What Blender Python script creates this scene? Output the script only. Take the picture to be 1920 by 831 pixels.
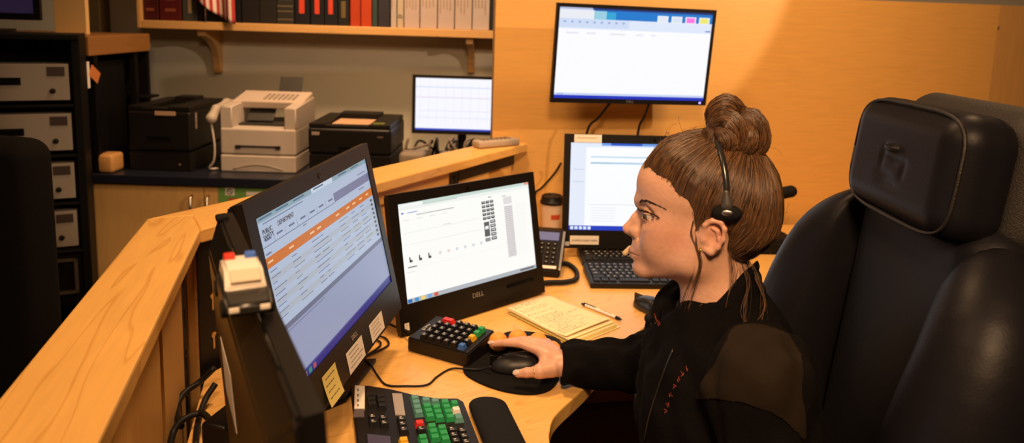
import bpy, bmesh, math, random
import numpy as np
from mathutils import Vector, Matrix
random.seed(7); rng = np.random.default_rng(7)
scene = bpy.context.scene
C = scene.collection
for o in list(bpy.data.objects): bpy.data.objects.remove(o)

# ------------------------------------------------------------------ camera
FPX, CYP, CAMH = 1400., 248., 1.51
PIT, ROL = math.radians(8.64), math.radians(1.74)
_f = Vector((0, math.cos(PIT), -math.sin(PIT))); _r0 = Vector((1, 0, 0)); _u0 = _r0.cross(_f)
_r = _r0*math.cos(ROL) + _u0*math.sin(ROL); _u = -_r0*math.sin(ROL) + _u0*math.cos(ROL)
EYE = Vector((0, 0, CAMH))
cam = bpy.data.cameras.new('camera'); camo = bpy.data.objects.new('camera', cam); C.objects.link(camo)
camo.matrix_world = Matrix(((_r.x, _u.x, -_f.x, 0), (_r.y, _u.y, -_f.y, 0), (_r.z, _u.z, -_f.z, CAMH), (0, 0, 0, 1)))
cam.sensor_width = 36; cam.lens = 36*FPX/1920; cam.shift_y = -(415.5-CYP)/1920
cam.clip_start = .02; cam.clip_end = 50
cam.dof.use_dof = True; cam.dof.focus_distance = 1.32; cam.dof.aperture_fstop = 4.5
scene.camera = camo
vs = scene.view_settings
vs.view_transform = 'Standard'; vs.look = 'None'; vs.gamma = 1; vs.exposure = 0.0
vs.use_curve_mapping = False

def ray(x, y): return _f + _r*((x-960)/FPX) + _u*((CYP-y)/FPX)
def PZ(x, y, z):            # a point of the place at height z, read off the photograph
    d = ray(x, y); return EYE + d*((z-CAMH)/d.z)
def PD(x, y, dep):          # ... at world depth y = dep
    d = ray(x, y); return EYE + d*(dep/d.y)

# ------------------------------------------------------------------ light
WARM = (1.0, .60, .31)
w = bpy.data.worlds.new('world'); scene.world = w; w.use_nodes = True
bg = w.node_tree.nodes['Background']; bg.inputs[0].default_value = (1.0, .62, .36, 1); bg.inputs[1].default_value = .012
def area(name, loc, target, size, power, color=WARM, spread=180):
    l = bpy.data.lights.new(name, 'AREA'); l.shape = 'DISK'; l.size = size; l.energy = power; l.color = color
    l.spread = math.radians(spread)
    o = bpy.data.objects.new(name, l); C.objects.link(o); o.location = loc
    o.rotation_euler = (Vector(target)-Vector(loc)).to_track_quat('-Z', 'Y').to_euler(); return o
def spot(name, loc, target, angle, blend, power, radius=.04, color=WARM):
    l = bpy.data.lights.new(name, 'SPOT'); l.energy = power; l.color = color; l.spot_size = math.radians(angle)
    l.spot_blend = blend; l.shadow_soft_size = radius
    o = bpy.data.objects.new(name, l); C.objects.link(o); o.location = loc
    o.rotation_euler = (Vector(target)-Vector(loc)).to_track_quat('-Z', 'Y').to_euler(); return o
# ceiling downlights of the dispatch room (ceiling about 2.7 m), then an added face fill
area('ceiling_and_fill_light', (-.15, 1.75, 2.68), (-.1, 1.95, .7), .30, 14, WARM, 120)
area('ceiling_and_fill_light', (1.2, 1.9, 2.68), (1.1, 2.6, .9), .30, 16, WARM, 140)
area('ceiling_and_fill_light', (-.75, 2.95, 2.68), (-.80, 3.6, .9), .30, 19, WARM, 115)
area('ceiling_and_fill_light', (-.95, .55, 2.68), (-.2, 1.2, 1.0), .35, 4.5, WARM, 120)
area('ceiling_and_fill_light', (.05, -.45, 2.5), (.3, 1.2, 1.1), .40, 14, WARM, 90)  # unseen fill light added behind the camera to brighten the face
# lamp at the right whose beam grazes the partition and passes over its top
LS = Vector((2.1, 1.25, 2.2))
spot('wall_spotlight', LS, PD(1080, -60, 2.78), 37.5, .12, 95, .03, (1.0, .72, .50))

# ------------------------------------------------------------------ materials
def lin(c):
    c = c/255.; return c/12.92 if c <= .04045 else ((c+.055)/1.055)**2.4
def rgb(r, g, b): return (lin(r), lin(g), lin(b))
MATS = {}
def mat(name, col, rough=.5, metal=0., noise=0., nscale=30., bump=0., bscale=200., spec=.5, sheen=0., coat=0., sub=0., emit=None, estr=1.):
    if name in MATS: return MATS[name]
    m = bpy.data.materials.new(name); m.use_nodes = True; nt = m.node_tree; b = nt.nodes['Principled BSDF']
    b.inputs['Base Color'].default_value = (*col, 1); b.inputs['Roughness'].default_value = rough
    b.inputs['Metallic'].default_value = metal; b.inputs['Specular IOR Level'].default_value = spec
    if sheen: b.inputs['Sheen Weight'].default_value = sheen
    if coat: b.inputs['Coat Weight'].default_value = coat; b.inputs['Coat Roughness'].default_value = .25
    if sub:
        b.inputs['Subsurface Weight'].default_value = sub; b.inputs['Subsurface Radius'].default_value = (.010, .004, .002)
        b.inputs['Subsurface Scale'].default_value = .6
    if emit: b.inputs['Emission Color'].default_value = (*emit, 1); b.inputs['Emission Strength'].default_value = estr
    tc = nt.nodes.new('ShaderNodeTexCoord')
    n = nt.nodes.new('ShaderNodeTexNoise'); n.inputs['Scale'].default_value = nscale; n.inputs['Detail'].default_value = 4
    nt.links.new(tc.outputs['Object'], n.inputs['Vector'])
    mx = nt.nodes.new('ShaderNodeMix'); mx.data_type = 'RGBA'
    k = max(noise, .04)
    mx.inputs[6].default_value = (*[v*(1-k) for v in col], 1); mx.inputs[7].default_value = (*[min(1, v*(1+k)) for v in col], 1)
    nt.links.new(n.outputs['Fac'], mx.inputs[0]); nt.links.new(mx.outputs[2], b.inputs['Base Color'])
    if bump:
        n2 = nt.nodes.new('ShaderNodeTexNoise'); n2.inputs['Scale'].default_value = bscale; n2.inputs['Detail'].default_value = 3
        nt.links.new(tc.outputs['Object'], n2.inputs['Vector'])
        bp = nt.nodes.new('ShaderNodeBump'); bp.inputs['Strength'].default_value = bump; bp.inputs['Distance'].default_value = .002
        nt.links.new(n2.outputs['Fac'], bp.inputs['Height']); nt.links.new(bp.outputs[0], b.inputs['Normal'])
    MATS[name] = m; return m
def wood(name, col, rot=0., rough=.38, stretch=(1.2, 7, 7), lines=.16, vertical=False):
    if name in MATS: return MATS[name]
    m = bpy.data.materials.new(name); m.use_nodes = True; nt = m.node_tree; b = nt.nodes['Principled BSDF']
    b.inputs['Roughness'].default_value = rough
    tc = nt.nodes.new('ShaderNodeTexCoord')
    mr = nt.nodes.new('ShaderNodeMapping'); mr.inputs['Rotation'].default_value = (0, math.radians(90) if vertical else 0, -rot)
    mp = nt.nodes.new('ShaderNodeMapping'); mp.inputs['Scale'].default_value = stretch
    nt.links.new(tc.outputs['Object'], mr.inputs['Vector']); nt.links.new(mr.outputs[0], mp.inputs['Vector'])
    n = nt.nodes.new('ShaderNodeTexNoise'); n.inputs['Scale'].default_value = 1.0; n.inputs['Detail'].default_value = 2.5; n.inputs['Distortion'].default_value = .35
    nt.links.new(mp.outputs[0], n.inputs['Vector'])
    mu = nt.nodes.new('ShaderNodeMath'); mu.operation = 'MULTIPLY'; mu.inputs[1].default_value = 13
    fr = nt.nodes.new('ShaderNodeMath'); fr.operation = 'FRACT'
    nt.links.new(n.outputs['Fac'], mu.inputs[0]); nt.links.new(mu.outputs[0], fr.inputs[0])
    rp = nt.nodes.new('ShaderNodeValToRGB'); e = rp.color_ramp.elements
    e[0].position = 0; e[0].color = (0, 0, 0, 1); e[1].position = .16; e[1].color = (1, 1, 1, 1)
    e2 = rp.color_ramp.elements.new(.94); e2.color = (1, 1, 1, 1); e3 = rp.color_ramp.elements.new(1.); e3.color = (0, 0, 0, 1)
    nt.links.new(fr.outputs[0], rp.inputs[0])
    n2 = nt.nodes.new('ShaderNodeTexNoise'); n2.inputs['Scale'].default_value = 9; n2.inputs['Detail'].default_value = 5
    nt.links.new(mp.outputs[0], n2.inputs['Vector'])
    a = nt.nodes.new('ShaderNodeMix'); a.data_type = 'RGBA'
    a.inputs[6].default_value = (*[v*.86 for v in col], 1); a.inputs[7].default_value = (*[min(1, v*1.1) for v in col], 1)
    nt.links.new(n2.outputs['Fac'], a.inputs[0])
    d = nt.nodes.new('ShaderNodeMix'); d.data_type = 'RGBA'; d.blend_type = 'MULTIPLY'
    d.inputs[7].default_value = (1-lines*.7, 1-lines, 1-lines*1.5, 1)
    iv = nt.nodes.new('ShaderNodeMath'); iv.operation = 'SUBTRACT'; iv.inputs[0].default_value = 1
    nt.links.new(rp.outputs[0], iv.inputs[1]); nt.links.new(iv.outputs[0], d.inputs[0])
    nt.links.new(a.outputs[2], d.inputs[6]); nt.links.new(d.outputs[2], b.inputs['Base Color'])
    MATS[name] = m; return m
def vcol_mat(name, strength=0., rough=.6, emit=False):
    if name in MATS: return MATS[name]
    m = bpy.data.materials.new(name); m.use_nodes = True; nt = m.node_tree; b = nt.nodes['Principled BSDF']
    at = nt.nodes.new('ShaderNodeAttribute'); at.attribute_name = 'Col'
    b.inputs['Roughness'].default_value = rough
    if emit:
        b.inputs['Base Color'].default_value = (.01, .01, .01, 1)
        nt.links.new(at.outputs['Color'], b.inputs['Emission Color']); b.inputs['Emission Strength'].default_value = strength
    else: nt.links.new(at.outputs['Color'], b.inputs['Base Color'])
    MATS[name] = m; return m

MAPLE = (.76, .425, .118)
M_black = mat('black_plastic', (.006, .005, .005), .42, spec=.3)
M_bezel = mat('bezel_plastic', (.008, .0065, .006), .38, bump=.15, bscale=900, spec=.3)
M_gloss = mat('gloss_black', (.005, .005, .005), .12, spec=.4)
M_key = mat('black_keycap', (.008, .0075, .0075), .45, spec=.35)
M_steel = mat('dark_steel', (.010, .009, .009), .45, .3)
M_metal = mat('brushed_metal', (.62, .58, .52), .32, 1.)
M_paper = mat('white_paper', (.80, .74, .66), .8, noise=.03)
M_ink = mat('black_ink', (.03, .03, .035), .8)
M_rubber = mat('black_rubber', (.005, .005, .005), .8, spec=.2)
M_cable = mat('cable_black', (.006, .006, .006), .5, spec=.3)

# ------------------------------------------------------------------ mesh helpers
def mesh_from(bm, name, smooth=False):
    me = bpy.data.meshes.new(name); bm.to_mesh(me); bm.free()
    if smooth:
        for p in me.polygons: p.use_smooth = True
    return me
def obj(name, me, m, parent=None, loc=None, rot=None, **k):
    o = bpy.data.objects.new(name, me); C.objects.link(o)
    if m is not None and len(me.materials) == 0: me.materials.append(m)
    if parent is not None: o.parent = parent
    if loc is not None: o.location = loc
    if rot is not None: o.rotation_euler = rot
    for a, b in k.items(): o[a] = b
    return o
def thing(name, label, cat, loc=(0, 0, 0), rotz=0., group=None, matrix=None):
    o = bpy.data.objects.new(name, None); C.objects.link(o); o.empty_display_size = .05
    if matrix is not None: o.matrix_world = matrix
    else: o.location = loc; o.rotation_euler = (0, 0, rotz)
    o['label'] = label; o['category'] = cat
    if group: o['group'] = group
    return o
def tag(o, label, cat, group=None):
    o['label'] = label; o['category'] = cat
    if group: o['group'] = group
    return o
def struct(o): o['kind'] = 'structure'; return o
def bm_box(bm, x0, x1, y0, y1, z0, z1, bev=0., seg=2):
    r = bmesh.ops.create_cube(bm, size=1.)
    vs_ = r['verts']
    for v in vs_: v.co = Vector(((x0+x1)/2+v.co.x*(x1-x0), (y0+y1)/2+v.co.y*(y1-y0), (z0+z1)/2+v.co.z*(z1-z0)))
    if bev:
        es = list({e for v in vs_ for e in v.link_edges})
        bmesh.ops.bevel(bm, geom=es, offset=bev, segments=seg, profile=.5, affect='EDGES')
def box(x0, x1, y0, y1, z0, z1, bev=0., seg=2, name='box'):
    bm = bmesh.new(); bm_box(bm, x0, x1, y0, y1, z0, z1, bev, seg); return mesh_from(bm, name)
def boxes(lst, bev=0., name='boxes'):
    bm = bmesh.new()
    for b in lst: bm_box(bm, *b, bev)
    return mesh_from(bm, name)
def prism(poly, z0, z1, bev=0., seg=2, name='prism', bottom=True):
    bm = bmesh.new()
    a = [bm.verts.new((p[0], p[1], z0)) for p in poly]; b = [bm.verts.new((p[0], p[1], z1)) for p in poly]
    n = len(poly)
    bm.faces.new(list(reversed(a))); top = bm.faces.new(b)
    for i in range(n): bm.faces.new((a[i], a[(i+1) % n], b[(i+1) % n], b[i]))
    bmesh.ops.recalc_face_normals(bm, faces=bm.faces)
    if bev:
        es = [e for e in bm.edges if all(abs(v.co.z-z1) < 1e-7 for v in e.verts) or (bottom and all(abs(v.co.z-z0) < 1e-7 for v in e.verts))]
        bmesh.ops.bevel(bm, geom=es, offset=bev, segments=seg, profile=.5, affect='EDGES')
    return mesh_from(bm, name)
def cyl(r0, r1, z0, z1, n=24, bev=0., name='cyl', smooth=True):
    return lathe([(0, z0), (r0, z0), (r1, z1), (0, z1)], n, name, smooth)
def lathe(prof, n=24, name='lathe', smooth=True):
    bm = bmesh.new(); rings = []
    for r, z in prof:
        if r < 1e-6: rings.append([bm.verts.new((0, 0, z))])
        else: rings.append([bm.verts.new((r*math.cos(2*math.pi*i/n), r*math.sin(2*math.pi*i/n), z)) for i in range(n)])
    for a, b in zip(rings, rings[1:]):
        for i in range(n):
            j = (i+1) % n
            if len(a) == 1 and len(b) == 1: continue
            if len(a) == 1: bm.faces.new((a[0], b[i], b[j]))
            elif len(b) == 1: bm.faces.new((a[i], a[j], b[0]))
            else: bm.faces.new((a[i], a[j], b[j], b[i]))
    bmesh.ops.recalc_face_normals(bm, faces=bm.faces)
    me = mesh_from(bm, name)
    if smooth:
        for p in me.polygons: p.use_smooth = len(p.vertices) > 3 or True
        me.set_sharp_from_angle(angle=math.radians(40))
    return me
def catmull(pts, sub=6, closed=False):
    P = [Vector(p) for p in pts]; out = []
    n = len(P)
    for i in range(n if closed else n-1):
        p0 = P[(i-1) % n] if closed or i > 0 else P[0]*2-P[1]; p1 = P[i]; p2 = P[(i+1) % n]
        p3 = P[(i+2) % n] if closed or i+2 < n else p2*2-p1
        for k in range(sub):
            t = k/sub
            out.append(.5*((2*p1)+(-p0+p2)*t+(2*p0-5*p1+4*p2-p3)*t*t+(-p0+3*p1-3*p2+p3)*t**3))
    if not closed: out.append(P[-1])
    return out
def bm_tube(bm, pts, rad, n=8, caps=True):
    pts = [Vector(p) for p in pts]; rings = []
    prev = None
    for i, p in enumerate(pts):
        t = (pts[min(i+1, len(pts)-1)]-pts[max(i-1, 0)])
        if t.length < 1e-9: t = Vector((0, 0, 1))
        t.normalize()
        if prev is None: a = t.orthogonal().normalized()
        else:
            a = prev-t*prev.dot(t); a = a.normalized() if a.length > 1e-6 else t.orthogonal().normalized()
        prev = a; b = t.cross(a)
        r = rad[i] if hasattr(rad, '__len__') else rad
        rings.append([bm.verts.new(p+(a*math.cos(2*math.pi*k/n)+b*math.sin(2*math.pi*k/n))*r) for k in range(n)])
    for A, B in zip(rings, rings[1:]):
        for k in range(n): bm.faces.new((A[k], A[(k+1) % n], B[(k+1) % n], B[k]))
    if caps and n > 2:
        bm.faces.new(list(reversed(rings[0]))); bm.faces.new(rings[-1])
def tube(pts, rad, n=8, name='tube', sub=0, smooth=True):
    if sub:
        n0 = len(pts); pts = catmull(pts, sub)
        if hasattr(rad, '__len__'): rad = list(np.interp(np.linspace(0, n0-1, len(pts)), range(n0), rad))
    bm = bmesh.new(); bm_tube(bm, pts, rad, n); return mesh_from(bm, name, smooth)
def smooth(me, ang=40):
    for p in me.polygons: p.use_smooth = True
    me.set_sharp_from_angle(angle=math.radians(ang)); return me
def xf(me, M):
    me.transform(M); return me
def colored_quads(quads, name='graphics'):
    """quads: (4 points, colour) -> one mesh with a colour attribute"""
    vs_, fs, cs = [], [], []
    for pts, c in quads:
        b = len(vs_); vs_ += [tuple(p) for p in pts]; fs.append(tuple(range(b, b+len(pts)))); cs += [(*c, 1)]*len(pts)
    me = bpy.data.meshes.new(name); me.from_pydata(vs_, [], fs)
    a = me.color_attributes.new('Col', 'FLOAT_COLOR', 'POINT')
    a.data.foreach_set('color', np.array(cs, dtype=np.float32).ravel()); return me
def text_mesh(s, size, extrude=.0002, align='CENTER'):
    cu = bpy.data.curves.new('text', 'FONT'); cu.body = s; cu.size = size; cu.extrude = extrude
    cu.align_x = align; cu.align_y = 'CENTER'; cu.resolution_u = 3
    o = bpy.data.objects.new('text', cu); C.objects.link(o)
    bpy.context.view_layer.update()
    me = bpy.data.meshes.new_from_object(o.evaluated_get(bpy.context.evaluated_depsgraph_get()))
    bpy.data.objects.remove(o); bpy.data.curves.remove(cu); me.name = 'lettering'; me.materials.clear(); return me
UPR = (math.pi/2, 0, 0)     # text lying in XY -> standing, facing -Y

# ------------------------------------------------------------------ implicit surfaces (smooth blends) -> mesh
class Field:
    def __init__(s, xs, ys, zs):
        s.xs, s.ys, s.zs = [np.asarray(a, np.float32) for a in (xs, ys, zs)]
        s.D = np.full((len(xs), len(ys), len(zs)), .05, np.float32)
    def sub(s, lo, hi):
        sl = []
        for a, l, h in zip((s.xs, s.ys, s.zs), lo, hi):
            sl.append(slice(max(0, np.searchsorted(a, l)-1), min(len(a), np.searchsorted(a, h)+1)))
        return tuple(sl), s.xs[sl[0]][:, None, None], s.ys[sl[1]][None, :, None], s.zs[sl[2]][None, None, :]
    def op(s, fn, lo, hi, k=.01, mode='add'):
        m = k+.012; lo = [v-m for v in lo]; hi = [v+m for v in hi]
        sl, X, Y, Z = s.sub(lo, hi)
        if 0 in s.D[sl].shape: return
        d = fn(X, Y, Z).astype(np.float32); a = s.D[sl]
        if mode == 'add':
            h = np.clip(.5+.5*(a-d)/k, 0, 1); s.D[sl] = a*(1-h)+d*h-k*h*(1-h)
        else:
            d = -d; h = np.clip(.5-.5*(a-d)/k, 0, 1); s.D[sl] = a*(1-h)+d*h+k*h*(1-h)
    def ell(s, c, r, axes=None, k=.01, mode='add'):
        A = axes or (Vector((1, 0, 0)), Vector((0, 1, 0)), Vector((0, 0, 1))); R = max(r)
        def fn(X, Y, Z):
            k0 = 0; k1 = 0
            for ax, rr in zip(A, r):
                p = (X-c[0])*ax[0]+(Y-c[1])*ax[1]+(Z-c[2])*ax[2]; k0 = k0+(p/rr)**2; k1 = k1+(p/(rr*rr))**2
            k0 = np.sqrt(k0); k1 = np.sqrt(k1)+1e-9; return k0*(k0-1)/k1
        s.op(fn, [v-R for v in c], [v+R for v in c], k, mode)
    def cap(s, a, b, ra, rb=None, k=.01, mode='add', squash=None):
        rb = ra if rb is None else rb; a = Vector(a); b = Vector(b); d = b-a; L2 = d.dot(d)+1e-12; R = max(ra, rb)
        def fn(X, Y, Z):
            px, py, pz = X-a.x, Y-a.y, Z-a.z
            t = np.clip((px*d.x+py*d.y+pz*d.z)/L2, 0, 1)
            qx, qy, qz = px-d.x*t, py-d.y*t, pz-d.z*t
            if squash is not None:      # flatten along a unit vector
                n, f = squash; q = qx*n[0]+qy*n[1]+qz*n[2]; g = q*(f-1)
                qx, qy, qz = qx+n[0]*g, qy+n[1]*g, qz+n[2]*g
            return np.sqrt(qx*qx+qy*qy+qz*qz)-(ra+(rb-ra)*t)
        s.op(fn, [min(a[i], b[i])-R for i in range(3)], [max(a[i], b[i])+R for i in range(3)], k, mode)
    def sample(s, P):
        P = np.asarray(P, np.float32).reshape(-1, 3); I = []; W = []
        for k, a in enumerate((s.xs, s.ys, s.zs)):
            i = np.clip(np.searchsorted(a, P[:, k])-1, 0, len(a)-2); I.append(i); W.append(np.clip((P[:, k]-a[i])/(a[i+1]-a[i]), 0, 1))
        v = 0
        for a in (0, 1):
            for b in (0, 1):
                for c in (0, 1): v = v+s.D[I[0]+a, I[1]+b, I[2]+c]*(W[0] if a else 1-W[0])*(W[1] if b else 1-W[1])*(W[2] if c else 1-W[2])
        return v
    def hit(s, px, py, t0=.7, t1=1.7, st=.0006):     # first surface point on a line of sight
        d = ray(px, py); T = np.arange(t0, t1, st); P = np.array(EYE)[None]+np.array(d)[None]*T[:, None]
        k = np.nonzero(s.sample(P) < 0)[0]; return Vector(P[k[0]]) if len(k) else None
    def chain(s, pts, rads, k=.01, mode='add', squash=None):
        for i in range(len(pts)-1): s.cap(pts[i], pts[i+1], rads[i], rads[i+1], k, mode, squash)
    def rbox(s, c, half, r, axes=None, k=.01, mode='add'):
        A = axes or (Vector((1, 0, 0)), Vector((0, 1, 0)), Vector((0, 0, 1)))
        def fn(X, Y, Z):
            q = [np.abs((X-c[0])*ax[0]+(Y-c[1])*ax[1]+(Z-c[2])*ax[2])-(h-r) for ax, h in zip(A, half)]
            o = np.sqrt(sum(np.maximum(v, 0)**2 for v in q)); i = np.minimum(np.maximum(np.maximum(q[0], q[1]), q[2]), 0)
            return o+i-r
        R = Vector(half).length
        s.op(fn, [v-R for v in c], [v+R for v in c], k, mode)
    def mesh(s, name='surface', smooth_=True):
        D = s.D; S = D < 0
        act = np.zeros(tuple(n-1 for n in D.shape), np.uint8)
        for i in (0, 1):
            for j in (0, 1):
                for l in (0, 1):
                    act += S[i:D.shape[0]-1+i, j:D.shape[1]-1+j, l:D.shape[2]-1+l]
        idx = np.argwhere((act > 0) & (act < 8)); del act
        if not len(idx): return bpy.data.meshes.new(name)
        I, J, K = idx.T
        acc = np.zeros((len(idx), 3)); cnt = np.zeros(len(idx))
        ax = (s.xs, s.ys, s.zs)
        corners = [(a, b, c) for a in (0, 1) for b in (0, 1) for c in (0, 1)]
        val = {c: D[I+c[0], J+c[1], K+c[2]] for c in corners}
        for c in corners:
            for d in range(3):
                if c[d]: continue
                e = list(c); e[d] = 1; e = tuple(e); v0, v1 = val[c], val[e]
                m = (v0 < 0) != (v1 < 0)
                t = np.where(m, v0/np.where(m, v0-v1, 1), 0)
                p = []
                for q, ix in zip(range(3), (I, J, K)):
                    x0 = ax[q][ix+c[q]]; x1 = ax[q][ix+e[q]]; p.append(x0+(x1-x0)*t)
                p = np.stack(p, -1); acc[m] += p[m]; cnt[m] += 1
        V = acc/np.maximum(cnt, 1)[:, None]
        vid = np.full(tuple(n-1 for n in D.shape), -1, np.int32); vid[I, J, K] = np.arange(len(idx))
        F = []
        for d in range(3):
            a, b = (d+1) % 3, (d+2) % 3
            n = [D.shape[0], D.shape[1], D.shape[2]]
            sl0 = [slice(1, n[q]-1) for q in range(3)]; sl1 = list(sl0); sl0[d] = slice(0, n[d]-1); sl1[d] = slice(1, n[d])
            s0, s1 = S[tuple(sl0)], S[tuple(sl1)]
            for flip in (False, True):
                e = np.argwhere((s0 & ~s1) if not flip else (~s0 & s1))
                if not len(e): continue
                off = np.ones(3, int); off[d] = 0; e = e+off
                def cell(da, db):
                    q = e.copy(); q[:, a] += da; q[:, b] += db; return vid[q[:, 0], q[:, 1], q[:, 2]]
                quad = np.stack([cell(-1, -1), cell(0, -1), cell(0, 0), cell(-1, 0)], -1)
                if flip: quad = quad[:, ::-1]
                F.append(quad)
        F = np.concatenate(F); F = F[(F >= 0).all(1)]
        me = bpy.data.meshes.new(name)
        me.vertices.add(len(V)); me.vertices.foreach_set('co', V.astype(np.float32).ravel())
        me.loops.add(F.size); me.loops.foreach_set('vertex_index', F.ravel().astype(np.int32))
        me.polygons.add(len(F)); me.polygons.foreach_set('loop_start', np.arange(0, F.size, 4, dtype=np.int32))
        me.polygons.foreach_set('loop_total', np.full(len(F), 4, np.int32))
        me.update(calc_edges=True); me.validate()
        if smooth_: me.polygons.foreach_set('use_smooth', np.ones(len(me.polygons), bool))
        return me
def grid(lo, hi, step): return [np.arange(l, h+step, step) for l, h in zip(lo, hi)]
# ================================================================== the setting
M_wall = mat('painted_wall', (.72, .68, .55), .85, noise=.05, nscale=3, bump=.08, bscale=150)
M_floor = mat('carpet', (.075, .05, .035), .95, noise=.4, nscale=160, bump=.5, bscale=400)
WY = 3.95
struct(obj('floor', box(-4, 4, -1.5, 4.2, -.05, 0), M_floor))
struct(obj('wall_back', box(-4, 3.2, WY, WY+.12, 0, 2.7), M_wall))
# maple partition wall
PA = math.radians(9); pdx, pdy = math.cos(PA), math.sin(PA)
PL = Vector((-.072, 2.725, 0))
ptop = PD(1830, 8, 3.03).z
M_panel = wood('maple_partition', MAPLE, 0, .42, (.9, 9, 9), .05)
M_panelv = wood('maple_partition_vertical', (.62, .35, .115), 0, .45, (.9, 9, 9), .05, vertical=True)
wr = struct(obj('wall_right', box(0, 2.045, .012, .06, 0, ptop-.006), mat('partition_core', (.35, .2, .09), .7)))
wr.location = PL; wr.rotation_euler = (0, 0, PA)
obj('panel', box(0, 2.04, 0, .012, 0, ptop, .001), M_panel, wr)
obj('panel', box(2.045, 3.2, .004, .016, 0, ptop, .001), M_panelv, wr)
obj('panel_core', box(2.045, 3.2, .016, .06, 0, ptop-.006), mat('partition_core', (.35, .2, .09), .7), wr)
sc_ = lathe([(0, 0), (.008, 0), (.007, .003), (0, .004)], 14)
q = PD(1869, 52, 3.05); s_ = (q-PL).x*pdx+(q-PL).y*pdy
obj('screw_cap', sc_, M_metal, wr, (s_, .004, q.z), UPR)

# ---------------------------------------------------------------- worktop
EDGE = [(1.9, 1.93), (.62, 1.93), (.46, 1.905), (.376, 1.843), (.27, 1.678), (.172, 1.49), (.115, 1.395), (.095, 1.35), (.087, 1.30), (.087, .62)]
edge = catmull([(x, y, 0) for x, y in EDGE[2:9]], 4)
poly = [(1.9, 1.93), (.62, 1.93)]+[(v.x, v.y) for v in edge]+[(.087, .62), (-.40, .62), (-.418, .70), (-.636, 1.49), (-.60, 1.575), (.035, 2.69), (1.9, 2.99)]
M_desk = wood('maple_worktop', (.76, .44, .130), math.radians(35), .33, (1.8, 11, 11), .2)
desk = thing('desk', 'maple corner desk with a curved front edge under the monitors', 'desk', (.3, 1.9, 0))
DT = .74
o = obj('worktop', prism(poly, .705, DT, .003, 2), M_desk, desk); o.location = (-.3, -1.9, 0)
for (a, b) in ((.02, .72), (1.2, 2.45), (-.45, .75)):
    obj('leg', box(a-.3-.03, a-.3+.03, b-1.9-.03, b-1.9+.03, 0, .705, .003), M_steel, desk)
obj('modesty_panel', box(.3, 1.6, .62, .64, .12, .70, .002), M_panel, desk)

# ---------------------------------------------------------------- console half wall with wooden ledge
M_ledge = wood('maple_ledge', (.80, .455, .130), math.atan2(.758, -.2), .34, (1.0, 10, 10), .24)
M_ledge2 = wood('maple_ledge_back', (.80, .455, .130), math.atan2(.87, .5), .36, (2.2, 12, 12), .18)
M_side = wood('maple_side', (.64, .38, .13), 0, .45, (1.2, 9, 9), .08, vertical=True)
hw = thing('console_partition', 'low maple half wall with wide ledge wrapping round the desk', 'partition', (-.6, 1.5, 0))
LZ = 1.06
def at_hw(me): return xf(me, Matrix.Translation((.6, -1.5, 0)))
A_o, A_i = [(-.440, .264), (-.782, 1.562)], [(-.288, .245), (-.639, 1.495)]
obj('ledge', at_hw(prism([A_i[0], A_i[1], (-.70, 1.60), A_o[1], A_o[0]], LZ-.03, LZ, .004)), M_ledge, hw)
obj('ledge', at_hw(prism([(-.639, 1.495), (.058, 2.70), (.052, 2.735), (-.075, 2.715), (-.7823, 1.5625), (-.7003, 1.6003)], LZ-.031, LZ-.0005, .004)), M_ledge2, hw)
dA = Vector((.2706, -.9627, 0)); nA = Vector((.9627, .2706, 0)); oA = Vector((-.639, 1.495, 0))-nA*.035
dB = Vector((.5007, .8656, 0)); nB = Vector((.8656, -.5007, 0)); oB = Vector((-.639, 1.495, 0))-nB*.035
def seg(o, d, n, s0, s1, t0, t1, z0, z1, bev=.001):
    p = [o+d*s0+n*t0, o+d*s1+n*t0, o+d*s1+n*t1, o+d*s0+n*t1]
    return at_hw(prism([(v.x, v.y) for v in p], z0, z1, bev))
def holed_plate(wd, z0, z1, zs, th=.004):
    bm = bmesh.new()
    def loop(pts):
        v = [bm.verts.new((x, 0, z)) for x, z in pts]; return [bm.edges.new((v[i], v[(i+1) % len(v)])) for i in range(len(v))]
    es = loop([(0, z0), (wd, z0), (wd, z1), (0, z1)])
    for z in zs:
        c = wd*(.5 if wd < .15 else .2); k = [(c+.008*math.cos(a), z+.008*math.sin(a)) for a in [math.radians(-60+30*i) for i in range(11)]]
        es += loop(k+[(c-.004, z-.035), (c+.004, z-.035)])
    bmesh.ops.triangle_fill(bm, use_beauty=True, edges=es)
    r = bmesh.ops.extrude_face_region(bm, geom=list(bm.faces))
    for v in [g for g in r['geom'] if isinstance(g, bmesh.types.BMVert)]: v.co.y += th
    bmesh.ops.recalc_face_normals(bm, faces=bm.faces); return mesh_from(bm, 'plate')
def place(me, o, d, n, s, t):     # local x along d, local y into the wall (-n)
    M = Matrix(((d.x, -n.x, 0, o.x+d.x*s+n.x*t), (d.y, -n.y, 0, o.y+d.y*s+n.y*t), (0, 0, 1, 0), (0, 0, 0, 1)))
    return at_hw(xf(me, M))
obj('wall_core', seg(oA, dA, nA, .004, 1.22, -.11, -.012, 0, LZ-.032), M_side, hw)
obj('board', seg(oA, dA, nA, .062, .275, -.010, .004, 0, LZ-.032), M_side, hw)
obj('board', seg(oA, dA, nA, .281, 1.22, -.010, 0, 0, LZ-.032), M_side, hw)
obj('slotted_upright', place(holed_plate(.185, .30, LZ-.033, [.985, .895, .805, .715, .625, .535]), oB, dB, nB, .012, .006), M_steel, hw)
obj('slotted_upright', place(holed_plate(.05, .30, LZ-.033, [.985, .895, .805, .715, .625]), oA, dA, nA, .010, .004), M_steel, hw)
obj('backing_strip', seg(oB, dB, nB, .014, .196, -.012, .0012, .3, LZ-.036), wood('backing_wood', (.80, .47, .16), 0, .45), hw)
obj('wall_core', seg(oB, dB, nB, .0, 1.36, -.10, -.014, 0, LZ-.034), M_side, hw)
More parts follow.
